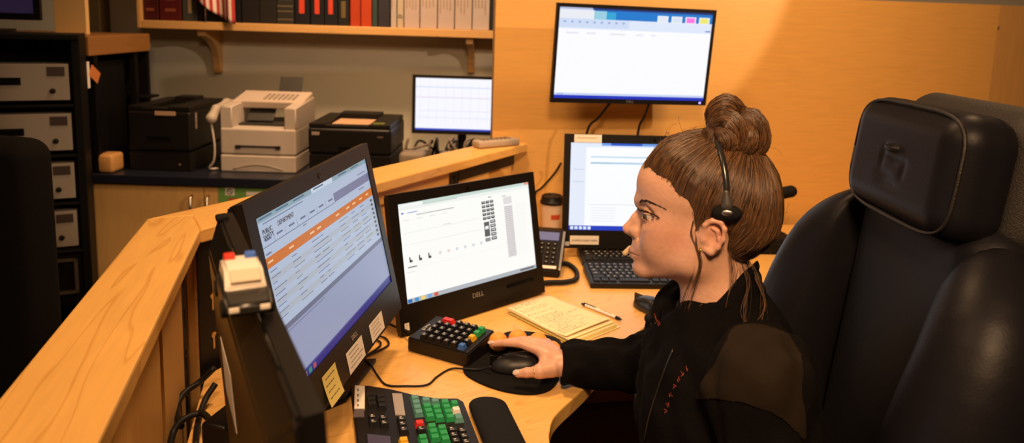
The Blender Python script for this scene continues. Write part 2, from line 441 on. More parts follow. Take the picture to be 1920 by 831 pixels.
obj('fascia_board', seg(oB, dB, nB, .20, .93, -.012, .010, .985, LZ-.034), M_panel, hw)
obj('board', seg(oB, dB, nB, .20, .62, -.012, -.002, 0, .984), M_panel, hw)
obj('board', seg(oB, dB, nB, .625, .93, -.012, -.002, 0, .984), M_panel, hw)
obj('slotted_upright', place(holed_plate(.055, .30, LZ-.035, [1.0, .90, .80, .70]), oB, dB, nB, .935, .006), M_steel, hw)
obj('steel_rail', seg(oB, dB, nB, .99, 1.345, -.010, .008, .985, LZ-.035), M_steel, hw)
obj('board', seg(oB, dB, nB, .992, 1.345, -.012, -.003, 0, .984), M_panel, hw)

# ================================================================== monitors
M_em = vcol_mat('screen_light', 1.0, .35, True)
def mon_matrix(x, y, z, yaw, tilt, roll=0.):
    yaw, tilt, roll = map(math.radians, (yaw, tilt, roll))
    r = Vector((math.cos(yaw), math.sin(yaw), 0)); n = Vector((math.sin(yaw), -math.cos(yaw), 0))
    up = Vector((0, 0, 1))*math.cos(tilt)-n*math.sin(tilt)
    r2 = r*math.cos(roll)+up*math.sin(roll); u2 = -r*math.sin(roll)+up*math.cos(roll); b = u2.cross(r2)
    return Matrix(((r2.x, b.x, u2.x, x), (r2.y, b.y, u2.y, y), (r2.z, b.z, u2.z, z), (0, 0, 0, 1)))
class Monitor:
    def __init__(s, label, W, H, pose, bez, thick, base_z, name='monitor', group=None, mb=None):
        s.W, s.H = W, H; x, y, z, yaw, tilt = pose[:5]
        s.root = thing(name, label, 'monitor', (x, y, base_z), math.radians(yaw), group)
        s.R0 = Matrix.Translation((x, y, base_z)) @ Matrix.Rotation(math.radians(yaw), 4, 'Z')
        s.M = s.R0.inverted() @ mon_matrix(*pose)
        bl, br, bt, bb = bez; w, h = W/2, H/2; s.b = bez; mb = mb or M_bezel
        bm = bmesh.new()
        for b in ((-w-bl, -w, -h-bb, h+bt), (w, w+br, -h-bb, h+bt), (-w, w, h, h+bt), (-w, w, -h-bb, -h)):
            bm_box(bm, b[0], b[1], -.0035, .012, b[2], b[3])
        s.bezel = s.add('bezel', mesh_from(bm, 'bezel'), mb)
        X0, X1, Z0, Z1 = -w-bl+.002, w+br-.002, -h-bb+.002, h+bt-.002; i = .035
        bm = bmesh.new()
        a = [bm.verts.new(p) for p in ((X0, .012, Z0), (X1, .012, Z0), (X1, .012, Z1), (X0, .012, Z1))]
        m = [bm.verts.new(p) for p in ((X0, thick*.45, Z0), (X1, thick*.45, Z0), (X1, thick*.45, Z1), (X0, thick*.45, Z1))]
        c = [bm.verts.new(p) for p in ((X0+i, thick, Z0+i), (X1-i, thick, Z0+i), (X1-i, thick, Z1-i), (X0+i, thick, Z1-i))]
        for A, B in ((a, m), (m, c)):
            for k in range(4): bm.faces.new((A[k], A[(k+1) % 4], B[(k+1) % 4], B[k]))
        bm.faces.new(a); bm.faces.new(c); bmesh.ops.recalc_face_normals(bm, faces=bm.faces)
        bmesh.ops.bevel(bm, geom=list(bm.edges), offset=.004, segments=2, affect='EDGES')
        s.back = s.add('back_shell', mesh_from(bm, 'back_shell'), M_black)
    def add(s, name, me, m, parent=None, **k):
        return obj(name, xf(me, s.M), m, parent or s.root, **k)
    def screen(s, rects, base):
        """rects in screen fractions (x0,y0,x1,y1,colour), y down, later ones on top"""
        w, h = s.W, s.H
        def q(x0, y0, x1, y1, l): return [((x-.5)*w, -.0002-.00004*l, (.5-y)*h) for x, y in ((x0, y0), (x0, y1), (x1, y1), (x1, y0))]
        sc = s.add('screen', colored_quads([(q(0, 0, 1, 1, 0), base)]), M_em)
        if rects: s.add('screen_picture', colored_quads([(q(*r[:4], 1+.2*i), r[4]) for i, r in enumerate(rects)]), M_em, sc)
        s.sc = sc; return sc
    def text(s, t, size, x, z, m, name='lettering', y=-.0040, parent=None, align='CENTER', sx=1.):
        me = xf(text_mesh(t, size, .0002, align), Matrix.Translation((x, y, z)) @ Matrix.Rotation(math.pi/2, 4, 'X') @ Matrix.Diagonal((sx, 1, 1, 1)))
        return s.add(name, me, m, parent or s.bezel)
    def stand(s, neck, base_poly=None, base_h=.012):
        # neck: world points; base polygon in root space
        I = s.R0.inverted(); bm = bmesh.new(); bm_tube(bm, [I @ Vector(p) for p in neck], .022, 10)
        obj('stand_neck', mesh_from(bm, 'neck'), M_black, s.root)
        if base_poly: obj('stand_base', prism(base_poly, .001, base_h, .002), M_black, s.root)
M_logo = mat('logo_silver', (.55, .52, .48), .35, .8)
def text_rows(x0, x1, y0, y1, n, cols, seed, col, hgt=.55):
    r = random.Random(seed); out = []
    for i in range(n):
        ya = y0+(y1-y0)*i/n; dy = (y1-y0)/n*hgt*.5
        for c in cols:
            a = x0+(x1-x0)*c; L = r.uniform(.03, .10); cc = col[r.randrange(len(col))]
            out.append((a, ya, min(a+L, x1), ya+dy, cc))
    return out

# --- left large monitor (records list on screen)
m1 = Monitor('large black monitor at left showing a public safety table with an orange bar', .51, .287,
             (-.33, 1.371, 1.052, 82, 12.2, .4), (.03, .026, .031, .074), .055, DT)
g = []
lb = rgb(152, 168, 196); wht = rgb(168, 182, 205); dk = rgb(80, 88, 118)
g += [(0, 0, 1, .035, rgb(128, 158, 170)), (.42, .004, .62, .035, rgb(190, 205, 220)), (0, .035, 1, .075, rgb(165, 182, 205)), (.04, .045, .34, .052, rgb(110, 125, 150))]
for a in (.02, .14, .27, .44, .68, .82): g.append((a, .012, a+.09, .022, rgb(70, 100, 130)))
g += [(0, .172, .60, .176, dk), (.60, .112, 1, .172, rgb(112, 118, 150)), (.88, .085, .97, .092, rgb(110, 120, 150))]
for i, a in enumerate((.02, .10, .19, .28, .36, .44, .53)):
    g += [(a+.012, .135+.0, a+.055, .146, rgb(90, 100, 130)), (a+.074, .125, a+.0755, .172, dk)]
g += [(.02, .21, .055, .22, rgb(100, 110, 140)), (.30, .185, .33, .192, rgb(110, 120, 150)), (.86, .19, .92, .198, rgb(110, 120, 150))]
g.append((.0, .232, 1., .292, rgb(196, 104, 28)))
for a in (.02, .17, .34, .40, .58, .69, .76, .84, .92): g.append((a, .255, a+.035, .266, rgb(236, 190, 140)))
for i in range(9):
    y = .305+i*.034
    if i % 2: g.append((0, y, 1, y+.034, rgb(166, 174, 186)))
g += text_rows(.02, .985, .312, .615, 9, (.0, .16, .33, .40, .60, .73, .84), 3, [rgb(105, 122, 165), rgb(128, 130, 122), rgb(98, 108, 138)], .32)
for i in range(9): g.append((.955, .312+i*.034, .975, .330+i*.034, rgb(60, 60, 70)))
g += [(0, .632, 1, .662, rgb(100, 106, 132)), (.0, .662, 1, .95, rgb(140, 150, 180)), (.02, .675, .34, .68, rgb(100, 110, 140)), (0, .955, 1, 1, rgb(22, 34, 120)), (0, .945, 1, .955, rgb(60, 80, 150))]
for i, c in enumerate(((60, 120, 160), (60, 60, 140), (150, 120, 160), (40, 130, 110), (160, 70, 90))): g.append((.01+i*.035, .962, .033+i*.035, .994, rgb(*c)))
m1.screen(g, wht)
tw = mat('screen_letter_dark', (.02, .02, .03), .6); tr = mat('screen_letter_red', (.3, .03, .02), .6)
def stext(m, t, sz, fx, fy, mt, align='LEFT', sx=1.): m.text(t, sz, (fx-.5)*m.W, (.5-fy)*m.H, mt, 'screen_lettering', -.0012, m.sc, align, sx)
stext(m1, 'PUBLIC', .0105, .025, .092, tw); stext(m1, 'SAFETY', .0105, .025, .124, tw); stext(m1, 'DEPARTMENT', .0115, .13, .090, mat('screen_letter_grey', (.10, .10, .13), .6), sx=.85)
m1.text('DELL', .013, .0, -.287/2-.018, M_logo)
sp = xf(lathe([(0, 0), (.006, 0), (.006, .001), (0, .0012)], 16), Matrix.Translation((0, -.0035, .287/2+.015)) @ Matrix.Rotation(math.pi/2, 4, 'X'))
m1.add('webcam', sp, M_gloss, m1.bezel)
def sticker(m, x0, x1, z0, z1, mt, lines=0, curl=0., y=-.0042, lc=None, lab=None, seedn=1):
    bm = bmesh.new(); N = 6; rows = []
    for j in range(N+1):
        t = j/N; z = z0+(z1-z0)*t; yy = y-curl*(1-t)**2
        rows.append([bm.verts.new((x0, yy, z)), bm.verts.new((x1, yy, z)), bm.verts.new((x1, yy-.0003, z)), bm.verts.new((x0, yy-.0003, z))])
    for a, b in zip(rows, rows[1:]):
        for k in range(4): bm.faces.new((a[k], a[(k+1) % 4], b[(k+1) % 4], b[k]))
    bm.faces.new(rows[0]); bm.faces.new(rows[-1]); bmesh.ops.recalc_face_normals(bm, faces=bm.faces)
    s = m.add('paper_label', mesh_from(bm, 'paper_label'), mt, m.bezel)
    if lab: s['label'] = lab
    if lines:
        r = random.Random(seedn); qs = []
        for i in range(lines):
            z = z1-(z1-z0)*(i+.9)/(lines+.9); a = x0+(x1-x0)*r.uniform(.10, .2); L = (x1-x0)*r.uniform(.45, .7); hh = (z1-z0)/(lines+1)*.20
            t = (z-z0)/(z1-z0); yy = y-.0006-curl*(1-t)**2
            x = a
            while x < a+L:
                wd = r.uniform(.004, .009); qs.append(([(x, yy, z), (x+wd, yy, z), (x+wd, yy, z+hh), (x, yy, z+hh)], lc or (.16, .14, .13))); x += wd+.002
        m.add('print', colored_quads(qs), vcol_mat('print_colour'), m.bezel)
    return s
hb = -.287/2
M_note = mat('yellow_note', (.74, .60, .18), .8, noise=.05)
sticker(m1, .075, .155, hb-.068, hb-.030, M_paper, 4, lab='white printed label', seedn=3)
sticker(m1, -.055, .030, hb-.072, hb-.030, M_paper, 4, lab='white printed label with bold lines', seedn=4)
sticker(m1, -.165, -.105, hb-.078, hb-.022, M_note, 4, .006, lab='yellow sticky note', seedn=5)
I1 = m1.R0.inverted()
bp = [I1 @ PZ(x, y, DT) for x, y in ((705, 681), (648, 756), (585, 782), (640, 684))]
m1.stand([(-.37, 1.41, .745), (-.375, 1.42, .90), (-.36, 1.41, 1.0)], [(p.x, p.y) for p in bp])

# --- middle all-in-one
m2 = Monitor('black all-in-one computer on the desk with a white call-control window', .434, .244,
             (-.097, 1.893, .937, 42, 10.5, .3), (.026, .022, .026, .073), .05, DT, 'all_in_one_computer')
W_ = rgb(252, 252, 248); gy = rgb(120, 120, 122); lg = rgb(226, 226, 224)
g = [(0, 0, 1, .032, rgb(205, 222, 214)), (.0, .01, .17, .05, rgb(248, 250, 246)), (.965, 0, 1, .028, rgb(235, 160, 140)), (0, .032, 1, .07, rgb(240, 244, 240)), (.17, .03, .42, .045, rgb(200, 214, 208)),
     (.06, .098, .13, .106, rgb(120, 150, 220)), (.02, .092, .035, .108, rgb(90, 120, 220)), (.12, .128, .39, .14, rgb(196, 196, 196))]
for k in range(4): g.append((.03+.09*k, .17, .07+.09*k, .178, lg))
g += [(.02, .30, .58, .304, lg), (.02, .42, .58, .424, lg), (.30, .285, .36, .292, rgb(210, 210, 210))]
for k in range(3): g += [(.045+.065*k, .545, .053+.065*k, .60, rgb(60, 60, 60)), (.053+.065*k, .575, .065+.065*k, .60, rgb(90, 90, 90))]
for k in range(6): g.append((.25+.062*k, .555, .268+.062*k, .585, rgb(236, 214, 210) if k < 2 else rgb(214, 220, 228)))
for r in range(5):
    for c in range(3): g += [(.600+.033*c, .128+.043*r, .628+.033*c, .158+.043*r, rgb(70, 70, 72)), (.606+.033*c, .135+.043*r, .622+.033*c, .142+.043*r, rgb(215, 215, 215))]
g += [(.603, .355, .645, .515, rgb(96, 96, 98)), (.610, .40, .638, .435, rgb(245, 245, 245)), (.603, .53, .645, .57, rgb(150, 150, 150))]
for r in range(5): g += [(.653, .345+.046*r, .695, .38+.046*r, rgb(84, 84, 86)), (.660, .355+.046*r, .688, .366+.046*r, rgb(225, 225, 225))]
g += [(.655, .088, .68, .098, rgb(150, 150, 150)), (.765, .105, .80, .113, rgb(170, 170, 170)), (.775, .125, .845, .205, rgb(226, 222, 222)), (.775, .225, .845, .80, rgb(222, 218, 218))]
for i in range(26): g += [(.78, .232+.0218*i, .84, .236+.0218*i, rgb(176, 170, 170)), (.855, .229+.0218*i, .955, .2315+.0218*i, rgb(226, 226, 222))]
g += [(.03, .64, .09, .652, rgb(120, 120, 125)), (.02, .66, .76, .662, lg), (.09, .68, .0915, .93, lg), (.02, .69, .08, .697, lg), (0, .955, 1, 1, rgb(178, 184, 190)), (.86, .968, .98, .985, rgb(90, 95, 100))]
for i, c in enumerate(((40, 110, 190), (60, 150, 200), (240, 210, 120), (120, 170, 220), (220, 90, 60))): g.append((.008+i*.045, .96, .036+i*.045, .996, rgb(*c)))
m2.screen(g, W_)
m2.text('DELL', .017, .0, -.122-.026, M_logo)
m2.add('webcam', xf(lathe([(0, 0), (.005, 0), (.005, .001), (0, .0012)], 16), Matrix.Translation((0, -.0035, .122+.012)) @ Matrix.Rotation(math.pi/2, 4, 'X')), M_gloss, m2.bezel)
m2.add('optical_slot', box(.10, .20, -.0045, -.0035, -.122-.032, -.122-.022, .0002), M_gloss, m2.bezel)
sticker(m2, -.232, -.219, -.122-.062, -.122-.044, M_paper, 2, lab='small white service sticker')
m2.stand([(-.06, 1.965, .745), (-.07, 1.955, .92)], [(-.11, .01), (.11, .01), (.11, .14), (-.11, .14)])

# --- back desk computer
c3 = PD(1213, 352, 2.40)
m3 = Monitor('black desk monitor behind the woman showing a white page with blue lines', .51, .287, (c3.x, c3.y, c3.z, 3, 6, 0), (.021, .021, .028, .060), .05, DT)
bw = rgb(250, 252, 255)
g = [(0, 0, 1, .05, rgb(225, 236, 252)), (.2, 0, .62, .03, rgb(110, 160, 235)), (.26, 0, .46, .028, rgb(40, 90, 200)), (0, .05, .10, .95, rgb(228, 236, 250)), (.13, .15, 1, .168, rgb(198, 222, 240)), (.13, .218, 1, .238, rgb(176, 208, 234)),
     (.13, .225, .26, .236, rgb(150, 200, 210)), (.02, .30, .09, .31, rgb(200, 214, 235)), (.02, .44, .09, .452, rgb(200, 214, 235)), (.13, .70, .9, .708, rgb(225, 228, 235))]
for i in range(6): g.append((.14, .74+.03*i, .30, .746+.03*i, rgb(222, 226, 236)))
g += [(0, .948, 1, 1, rgb(20, 60, 190))]
for i in range(5): g.append((.01+.028*i, .958, .03+.028*i, .992, rgb(220, 235, 250)))
m3.screen(g, bw)
M_cream = mat('cream_label', (.85, .62, .40), .7)
sticker(m3, -.245, -.155, .287/2+.001, .287/2+.027, M_paper, 1, lab='white label strip', lc=(.3, .22, .15))
s3 = sticker(m3, -.25, -.155, -.287/2-.047, -.287/2-.018, M_paper, 0, lab='white name label')
m3.text('CAMPUS COURT MAIN', .0082, -.2025, -.287/2-.034, M_ink, y=-.0050)
sticker(m3, -.272, -.252, -.287/2-.052, -.287/2-.038, mat('silver_sticker', (.5, .5, .5), .4), 0)
m3.add('webcam', xf(lathe([(0, 0), (.005, 0), (.005, .001), (0, .0012)], 16), Matrix.Translation((.02, -.0035, .287/2+.013)) @ Matrix.Rotation(math.pi/2, 4, 'X')), M_gloss, m3.bezel)
m3.stand([(c3.x, c3.y+.09, .745), (c3.x, c3.y+.075, .93)], [(-.12, .065), (.12, .065), (.12, .22), (-.12, .22)])

# --- wall-mounted monitor
mw = Monitor('black monitor mounted high on the maple partition wall', .55, .309, (.412, 2.587, 1.398, 11.4, -4.7, -.7), (.011, .011, .012, .016), .04, 1.22)
g = [(0, 0, 1, .135, rgb(0, 120, 205)), (.0, 0, 1, .022, rgb(30, 60, 130)), (0, .0, .21, .03, rgb(180, 190, 225)), (.0, .022, .22, .135, rgb(232, 236, 244)), (.22, .03, .30, .135, rgb(150, 205, 225)), (.30, .04, .36, .135, rgb(40, 165, 215)), (0, .12, 1, .23, rgb(222, 232, 250)), (0, .12, .45, .215, rgb(205, 220, 246))]
for a, c in ((.632, (225, 232, 244)), (.725, (215, 228, 240)), (.818, (255, 120, 225)), (.91, (238, 232, 110))):
    g += [(a, .052, a+.072, .128, rgb(236, 240, 248)), (a+.008, .062, a+.064, .118, rgb(*c))]
for k in range(9): g.append((.03+.047*k, .145, .045+.047*k, .165, rgb(150, 170, 215)))
g += [(.96, .20, .995, .212, rgb(90, 110, 190))]
for a, L in ((.05, .08), (.18, .06), (.33, .10), (.50, .05), (.60, .03)): g.append((a, .265, a+L, .285, rgb(228, 232, 240)))
g += [(0, .94, 1, .965, rgb(200, 214, 245)), (0, .965, 1, 1, rgb(20, 50, 190)), (.02, .945, .06, .96, rgb(160, 180, 235))]
mw.screen(g, rgb(250, 251, 255))
mw.text('DELL', .012, .0, -.309/2-.008, M_logo)
mw.add('power_light', xf(lathe([(0, 0), (.004, 0), (.004, .001), (0, .0012)], 12), Matrix.Translation((.262, -.0035, -.309/2-.007)) @ Matrix.Rotation(math.pi/2, 4, 'X')), mat('blue_led', (.1, .1, .4), .4, emit=(.4, .35, 1), estr=2), mw.bezel)
mwv = Vector((.412, 2.587, 1.398)); bk = mwv+Vector((-math.sin(PA), math.cos(PA), 0))*.03
wp = bk+Vector((-math.sin(PA), math.cos(PA), 0))*.168
Iw = mw.R0.inverted()
obj('mount_arm', tube([Iw @ bk, Iw @ wp], .02, 10), M_steel, mw.root)
pl = prism([(-.05, -.05), (.05, -.05), (.05, .05), (-.05, .05)], -.004, .004, .001)
xf(pl, Iw @ Matrix.Translation(wp) @ Matrix.Rotation(PA, 4, 'Z') @ Matrix.Rotation(math.pi/2, 4, 'X')); obj('wall_plate', pl, M_steel, mw.root)
# cables hanging from the wall monitor, fixed to it
for x0, y0, x1, y1, e in ((1146, 190, 1100, 250, -.03), (1219, 190, 1196, 250, .0)):
    a = PD(x0, y0, 2.63); b = PD(x1, y1, 2.66); c = PD(x1-12, y1+120, 2.66)
    cm = obj('power_cable', tube([Iw @ a, Iw @ ((a+b)/2), Iw @ b, Iw @ c], .0045, 7, sub=5), M_cable, mw.root)

# --- small monitor beyond the ledge
cs = PD(866, 197, 3.6)
ms = Monitor('small monitor with a white spreadsheet beyond the ledge beside the partition', .45, .253, (cs.x, cs.y, cs.z, 0, 2, 0), (.016, .016, .014, .018), .05, .80)
g = []
for k in range(10): g.append((.05+.09*k, .1, .053+.09*k, .85, rgb(222, 226, 240)))
g += [(0, .16, 1, .18, rgb(212, 224, 246)), (0, .36, 1, .375, rgb(222, 212, 232)), (.03, .62, .95, .63, rgb(222, 226, 240)), (0, .75, 1, .76, rgb(222, 226, 240)), (0, .965, 1, 1, rgb(40, 70, 190))]
ms.screen(g, rgb(246, 247, 255))
ms.stand([(cs.x, 3.66, .80), (cs.x, 3.65, 1.02)], [(-.11, .0), (.11, .0), (.11, .16), (-.11, .16)])

# --- monitor seen from behind in the foreground (its screen faces the woman)
nd = Vector((.448, -.894, 0)); pa_, pb_ = Vector((-.377, .975, 1.24)), Vector((-.128, .478, 1.24))
mid = (pa_+pb_)/2
nyaw = math.degrees(math.atan2(-nd.y, -nd.x))    # local x runs toward the far end: screen faces the desk
mf = Monitor('dark monitor seen from behind in the left foreground, toy car on top', .51, .287, (mid.x+.012, mid.y+.006, 1.24-.031-.1435, nyaw, 4, 0), (.026, .026, .031, .074), .034, DT)
mf.screen([(0, 0, 1, .08, rgb(120, 140, 170))], rgb(150, 160, 180))
If = mf.R0.inverted()
mf.add('vent_strip', boxes([(-.20, .12, .0135, .0165, .287/2+.0265, .287/2+.0315)], .0008), M_gloss, mf.back)
mf.add('paper_label', box(.06, .17, .0338, .0346, -.02, .05), M_paper, mf.back, label='white paper label on the back')
mf.add('corner_clip', smooth(box(.248, .268, .004, .020, .287/2+.028, .287/2+.036, .003, 3)), M_rubber, mf.back)
mb_ = Vector((mid.x-.05, mid.y-.025, 0))
mf.stand([(mb_.x, mb_.y, .745), (mb_.x, mb_.y, 1.0)], [(-.12, -.02), (.12, -.02), (.12, .15), (-.12, .15)])
# toy police car on its top edge
tcp = PZ(463, 528, 1.262); tcp = mid+nd*((tcp-mid).dot(nd))+Vector((-.020, -.010, 0))
tc_ = thing('toy_police_car', 'white and black toy police car with red and blue lights on the foreground monitor', 'toy car', (tcp.x, tcp.y, 1.2415), math.atan2(nd.y, nd.x)); tc_.scale = (.72, .72, .72)
M_tw = mat('toy_white', (.82, .74, .64), .35); M_tb = mat('toy_black', (.02, .018, .016), .35)
def loft(secs, name='loft'):   # secs: (x, half width, z0, z1)
    bm = bmesh.new(); R = []
    for x, h, z0, z1 in secs: R.append([bm.verts.new(p) for p in ((x, -h, z0), (x, h, z0), (x, h, z1), (x, -h, z1))])
    for a, b in zip(R, R[1:]):
        for k in range(4): bm.faces.new((a[k], a[(k+1) % 4], b[(k+1) % 4], b[k]))
    bm.faces.new(R[0]); bm.faces.new(R[-1]); bmesh.ops.recalc_face_normals(bm, faces=bm.faces)
    bmesh.ops.bevel(bm, geom=list(bm.edges), offset=.004, segments=3, affect='EDGES'); return smooth(mesh_from(bm, name), 50)
obj('car_body', loft([(-.062, .026, .008, .026), (-.03, .029, .008, .031), (.03, .029, .008, .031), (.066, .026, .008, .023)]), M_tb, tc_)
obj('cabin', loft([(-.055, .024, .026, .034), (-.042, .023, .026, .052), (.012, .023, .026, .052), (.034, .025, .026, .032)]), M_tw, tc_)
obj('light_bar', box(-.036, -.024, -.020, -.006, .0505, .059, .002), mat('toy_red', (.7, .04, .02), .3), tc_, label='red light')
obj('light_bar', box(-.036, -.024, .006, .020, .0505, .059, .002), mat('toy_blue', (.05, .15, .6), .3), tc_, label='blue light')
obj('windscreen', xf(box(-.004, .004, -.018, .018, -.009, .009, .001), Matrix.Translation((.0255, 0, .0445)) @ Matrix.Rotation(math.radians(-48), 4, 'Y')), mat('toy_cream', (.74, .60, .46), .4), tc_)
for s in (-1, 1):
    obj('headlight', box(.0625, .067, s*.018-.006, s*.018+.006, .014, .020, .001), M_tw, tc_)
    for x in (-.038, .04): obj('wheel', xf(lathe([(0, -.004), (.011, -.004), (.011, .004), (0, .004)], 16), Matrix.Translation((x, s*.027, .011)) @ Matrix.Rotation(math.pi/2, 4, 'X')), M_rubber, tc_)

# --- monitor on the rack, top left corner
RX, RY0, RY1 = -1.655, 2.85, 3.10
rtop = PD(60, 62, 2.9).z
ct = PD(-55, -40, 2.90)
mt_ = Monitor('dark monitor with a dim purple screen standing on the equipment rack', .44, .25, (ct.x, ct.y, ct.z, 6, 0, 0), (.02, .024, .02, .026), .05, rtop)
mt_.screen([], rgb(34, 24, 44))  # screen emits a faint dark purple
mt_.stand([(ct.x, ct.y+.05, rtop), (ct.x, ct.y+.05, ct.z)], [(-.10, -.03), (.10, -.03), (.10, .10), (-.10, .10)])

# ================================================================== rack, counter, cabinet
rk = thing('equipment_rack', 'tall black equipment rack with pale drawer fronts at far left', 'rack', (RX, RY0, 0), math.radians(25))
def rkbox(*a, bev=.003): return xf(box(*a, bev), Matrix.Translation((-RX, -RY0, 0)))
M_rack = mat('rack_black', (.004, .0035, .0035), .55, spec=.15)
x_l = -2.75
obj('side_panel', rkbox(RX-.03, RX, RY0, RY1, 0, rtop-.02), M_rack, rk); obj('side_panel', rkbox(x_l, x_l+.03, RY0, RY1, 0, rtop-.02), M_rack, rk)
obj('top_panel', rkbox(x_l, RX, RY0-.01, RY1, rtop-.02, rtop), M_rack, rk); obj('back_panel', rkbox(x_l, RX, RY1-.02, RY1, 0, rtop-.02), M_rack, rk)
M_dr = mat('drawer_putty', (.30, .26, .22), .55)
for k, (ya, yb) in enumerate(((118, 185), (210, 278), (302, 367), (391, 456))):
    z1, z0 = PD(66, ya, RY0).z, PD(66, yb, RY0).z; xr = PD(132, 150, RY0).x
    d = obj('drawer', rkbox(x_l+.04, xr, RY0+.004, RY0+.12, z0, z1, bev=.002), M_dr, rk)
    zc = z0+(z1-z0)*.52; hz = z1-z0
    obj('handle_slot', rkbox(xr-.27, xr-.155, RY0+.001, RY0+.006, zc-.012, zc+.016, bev=.001), M_gloss, d)
    obj('badge', rkbox(xr-.070, xr-.012, RY0+.002, RY0+.006, z1-.045, z1-.010, bev=.001), mat('badge_brown', (.05, .035, .03), .4), d)
    obj('lock', xf(lathe([(0, 0), (.011, 0), (.009, .006), (0, .007)], 16), Matrix.Translation((-RX+xr-.055, .005, z0+hz*.26)) @ Matrix.Rotation(math.pi/2, 4, 'X')), M_steel, d)
    zz = z0-.016; obj('divider_shelf', rkbox(x_l+.03, RX-.03, RY0, RY1-.02, zz-.012, zz), M_rack, rk)
za, zb = PD(110, 545, RY0).z, PD(110, 480, RY0).z; xa, xb = PD(82, 510, RY0).x, PD(150, 510, RY0).x
d = obj('drawer', rkbox(x_l+.04, RX-.035, RY0+.01, RY0+.12, za-.05, zb+.04), M_rack, rk)
obj('drawer_trim', xf(boxes([(xa, xb, -.006, .004, zb-.012, zb), (xa, xb, -.006, .004, za, za+.012), (xa, xa+.012, -.006, .004, za, zb), (xb-.012, xb, -.006, .004, za, zb)]), Matrix.Translation((-RX, .008, 0))), M_metal, d)
# black hutch on the counter behind the rack, with a thick wooden top
HX1, HY0, HY1 = -1.765, 3.14, 3.62
zt1, zt0 = PD(210, 66, 3.3).z, PD(210, 101, 3.3).z; hx0 = -2.35
hu = thing('storage_hutch', 'black open hutch with a thick brown wooden top standing on the counter', 'hutch', (-2.0, 3.4, .801))
def hub(*a, bev=.003): return xf(box(*a, bev), Matrix.Translation((2.0, -3.4, -.801)))
obj('wooden_top', hub(hx0, HX1+.006, HY0-.045, HY1, zt0, zt1, bev=.004), wood('brown_board', (.30, .135, .035), math.pi/2, .5), hu)
obj('post', hub(HX1-.03, HX1, HY1-.14, HY1-.11, .801, zt0-.0005), M_rack, hu); obj('post', hub(HX1-.03, HX1, HY0, HY0+.03, .801, zt0-.0005), M_rack, hu)
obj('back_panel', hub(hx0, HX1, HY1-.02, HY1, .801, zt0-.0005), M_rack, hu)
obj('inner_case', hub(hx0+.04, HX1-.035, HY0+.002, HY1-.17, .801, zt0-.03), M_rack, hu)
zc = PD(255, 178, 3.55).z
obj('tray', hub(HX1-.10, HX1+.045, HY1-.13, HY1-.01, zc-.012, zc), M_rack, hu)
a, b = PD(101, 30, 3.25), PD(161, 30, 3.25)
tag(obj('cream_panel', box(a.x, b.x, 3.25, 3.275, zt1+.001, 1.95, .002), mat('cream_board', (.80, .52, .20), .6)), 'cream board standing upright on the wooden top of the hutch', 'board')
a, b = PD(163, 30, WY-.1), PD(188, 30, WY-.1)
tag(obj('wall_channel', box(a.x, b.x, WY-.10, WY-.001, 0, 2.3, .006), mat('bronze_channel', (.20, .14, .07), .45, .5)), 'bronze vertical cable channel on the back wall', 'cable channel')
def tagpiece(name, label, px, py, w_, h_, m, tilt):
    d = ray(px, py); t = (HX1+.003)/d.x; p = EYE+d*t
    o = obj(name, box(0, .0015, -w_/2, w_/2, -h_/2, h_/2, .0003), m, None, p, (tilt, 0, 0)); return tag(o, label, 'tag')
tagpiece('hanging_tag', 'white paper tag hanging on the side of the black hutch', 162, 141, .045, .11, M_paper, 0)
tagpiece('hanging_tag', 'orange tag hanging on the side of the black hutch', 177, 139, .075, .05, mat('tag_orange', (.6, .2, .05), .6), -.6)

# counter
ctz, cty = .80, 3.12
cx0, cx1 = -2.5, .25
ctp = tag(obj('countertop', box(cx0, cx1, cty, WY-.002, .76, ctz, .004), mat('counter_navy', (.012, .014, .025), .3)), 'long dark counter carrying the printers along the back wall', 'countertop')
xa_, xb_ = PD(181, 320, 3.15).x, PD(214, 320, 3.15).x; zb1 = PD(198, 290, 3.15).z
tag(obj('wooden_block', smooth(box(xa_, xb_, 3.14, 3.24, ctz+.001, zb1, .014, 3)), wood('stand_wood', (.62, .33, .11), 0, .4)), 'small rounded wooden block at the left end of the counter', 'wood block')
M_door = wood('maple_door', (.72, .44, .16), 0, .4, (1.0, 8, 8), .05, vertical=True)
def cabinet(x0, x1, label, hs):
    t = thing('cabinet', label, 'cabinet', ((x0+x1)/2, 3.5, 0), 0, 'cabinets under the counter')
    M0 = Matrix.Translation((-(x0+x1)/2, -3.5, 0))
    obj('carcass', xf(box(x0+.001, x1-.001, cty+.045, WY-.004, .06, .758, .002), M0), M_door, t)
    for (a, b, hx) in hs:
        d = obj('door', xf(box(a+.002, b-.002, cty+.022, cty+.043, .08, .752, .002), M0), M_door, t)
        z1_, z0_ = .715, .60
        obj('handle', xf(tube([(hx, cty+.022, z0_), (hx, cty-.004, z0_+.008), (hx, cty-.004, z1_-.008), (hx, cty+.022, z1_)], .006, 8), M0), M_metal, d)
    return t
h1, h2 = PD(357, 370, cty).x, PD(388, 370, cty).x; sp_ = PD(378, 370, cty).x
cabinet(cx0+.02, sp_, 'maple cabinet below the black printer, door handle on its right', [(cx0+.02, sp_, h1)])
c2 = cabinet(sp_, sp_+.80, 'maple cabinet below the fax machine with a green notice on its door', [(sp_, sp_+.80, h2)])
c3_ = cabinet(sp_+.80, cx1-.02, 'maple cabinet under the right part of the counter below the small monitor', [(sp_+.80, cx1-.02, sp_+.85)])
ga, gb = PD(409, 348, cty+.02), PD(520, 376, cty+.02)
nt_ = thing('notice', 'green safety notice with a red stripe on the cabinet door', 'notice', (ga.x, cty+.0205, ga.z))
gw = gb.x-ga.x
obj('sheet', box(0, gw, -.0008, .0006, -.21, 0), mat('notice_green', (.16, .36, .08), .6), nt_)
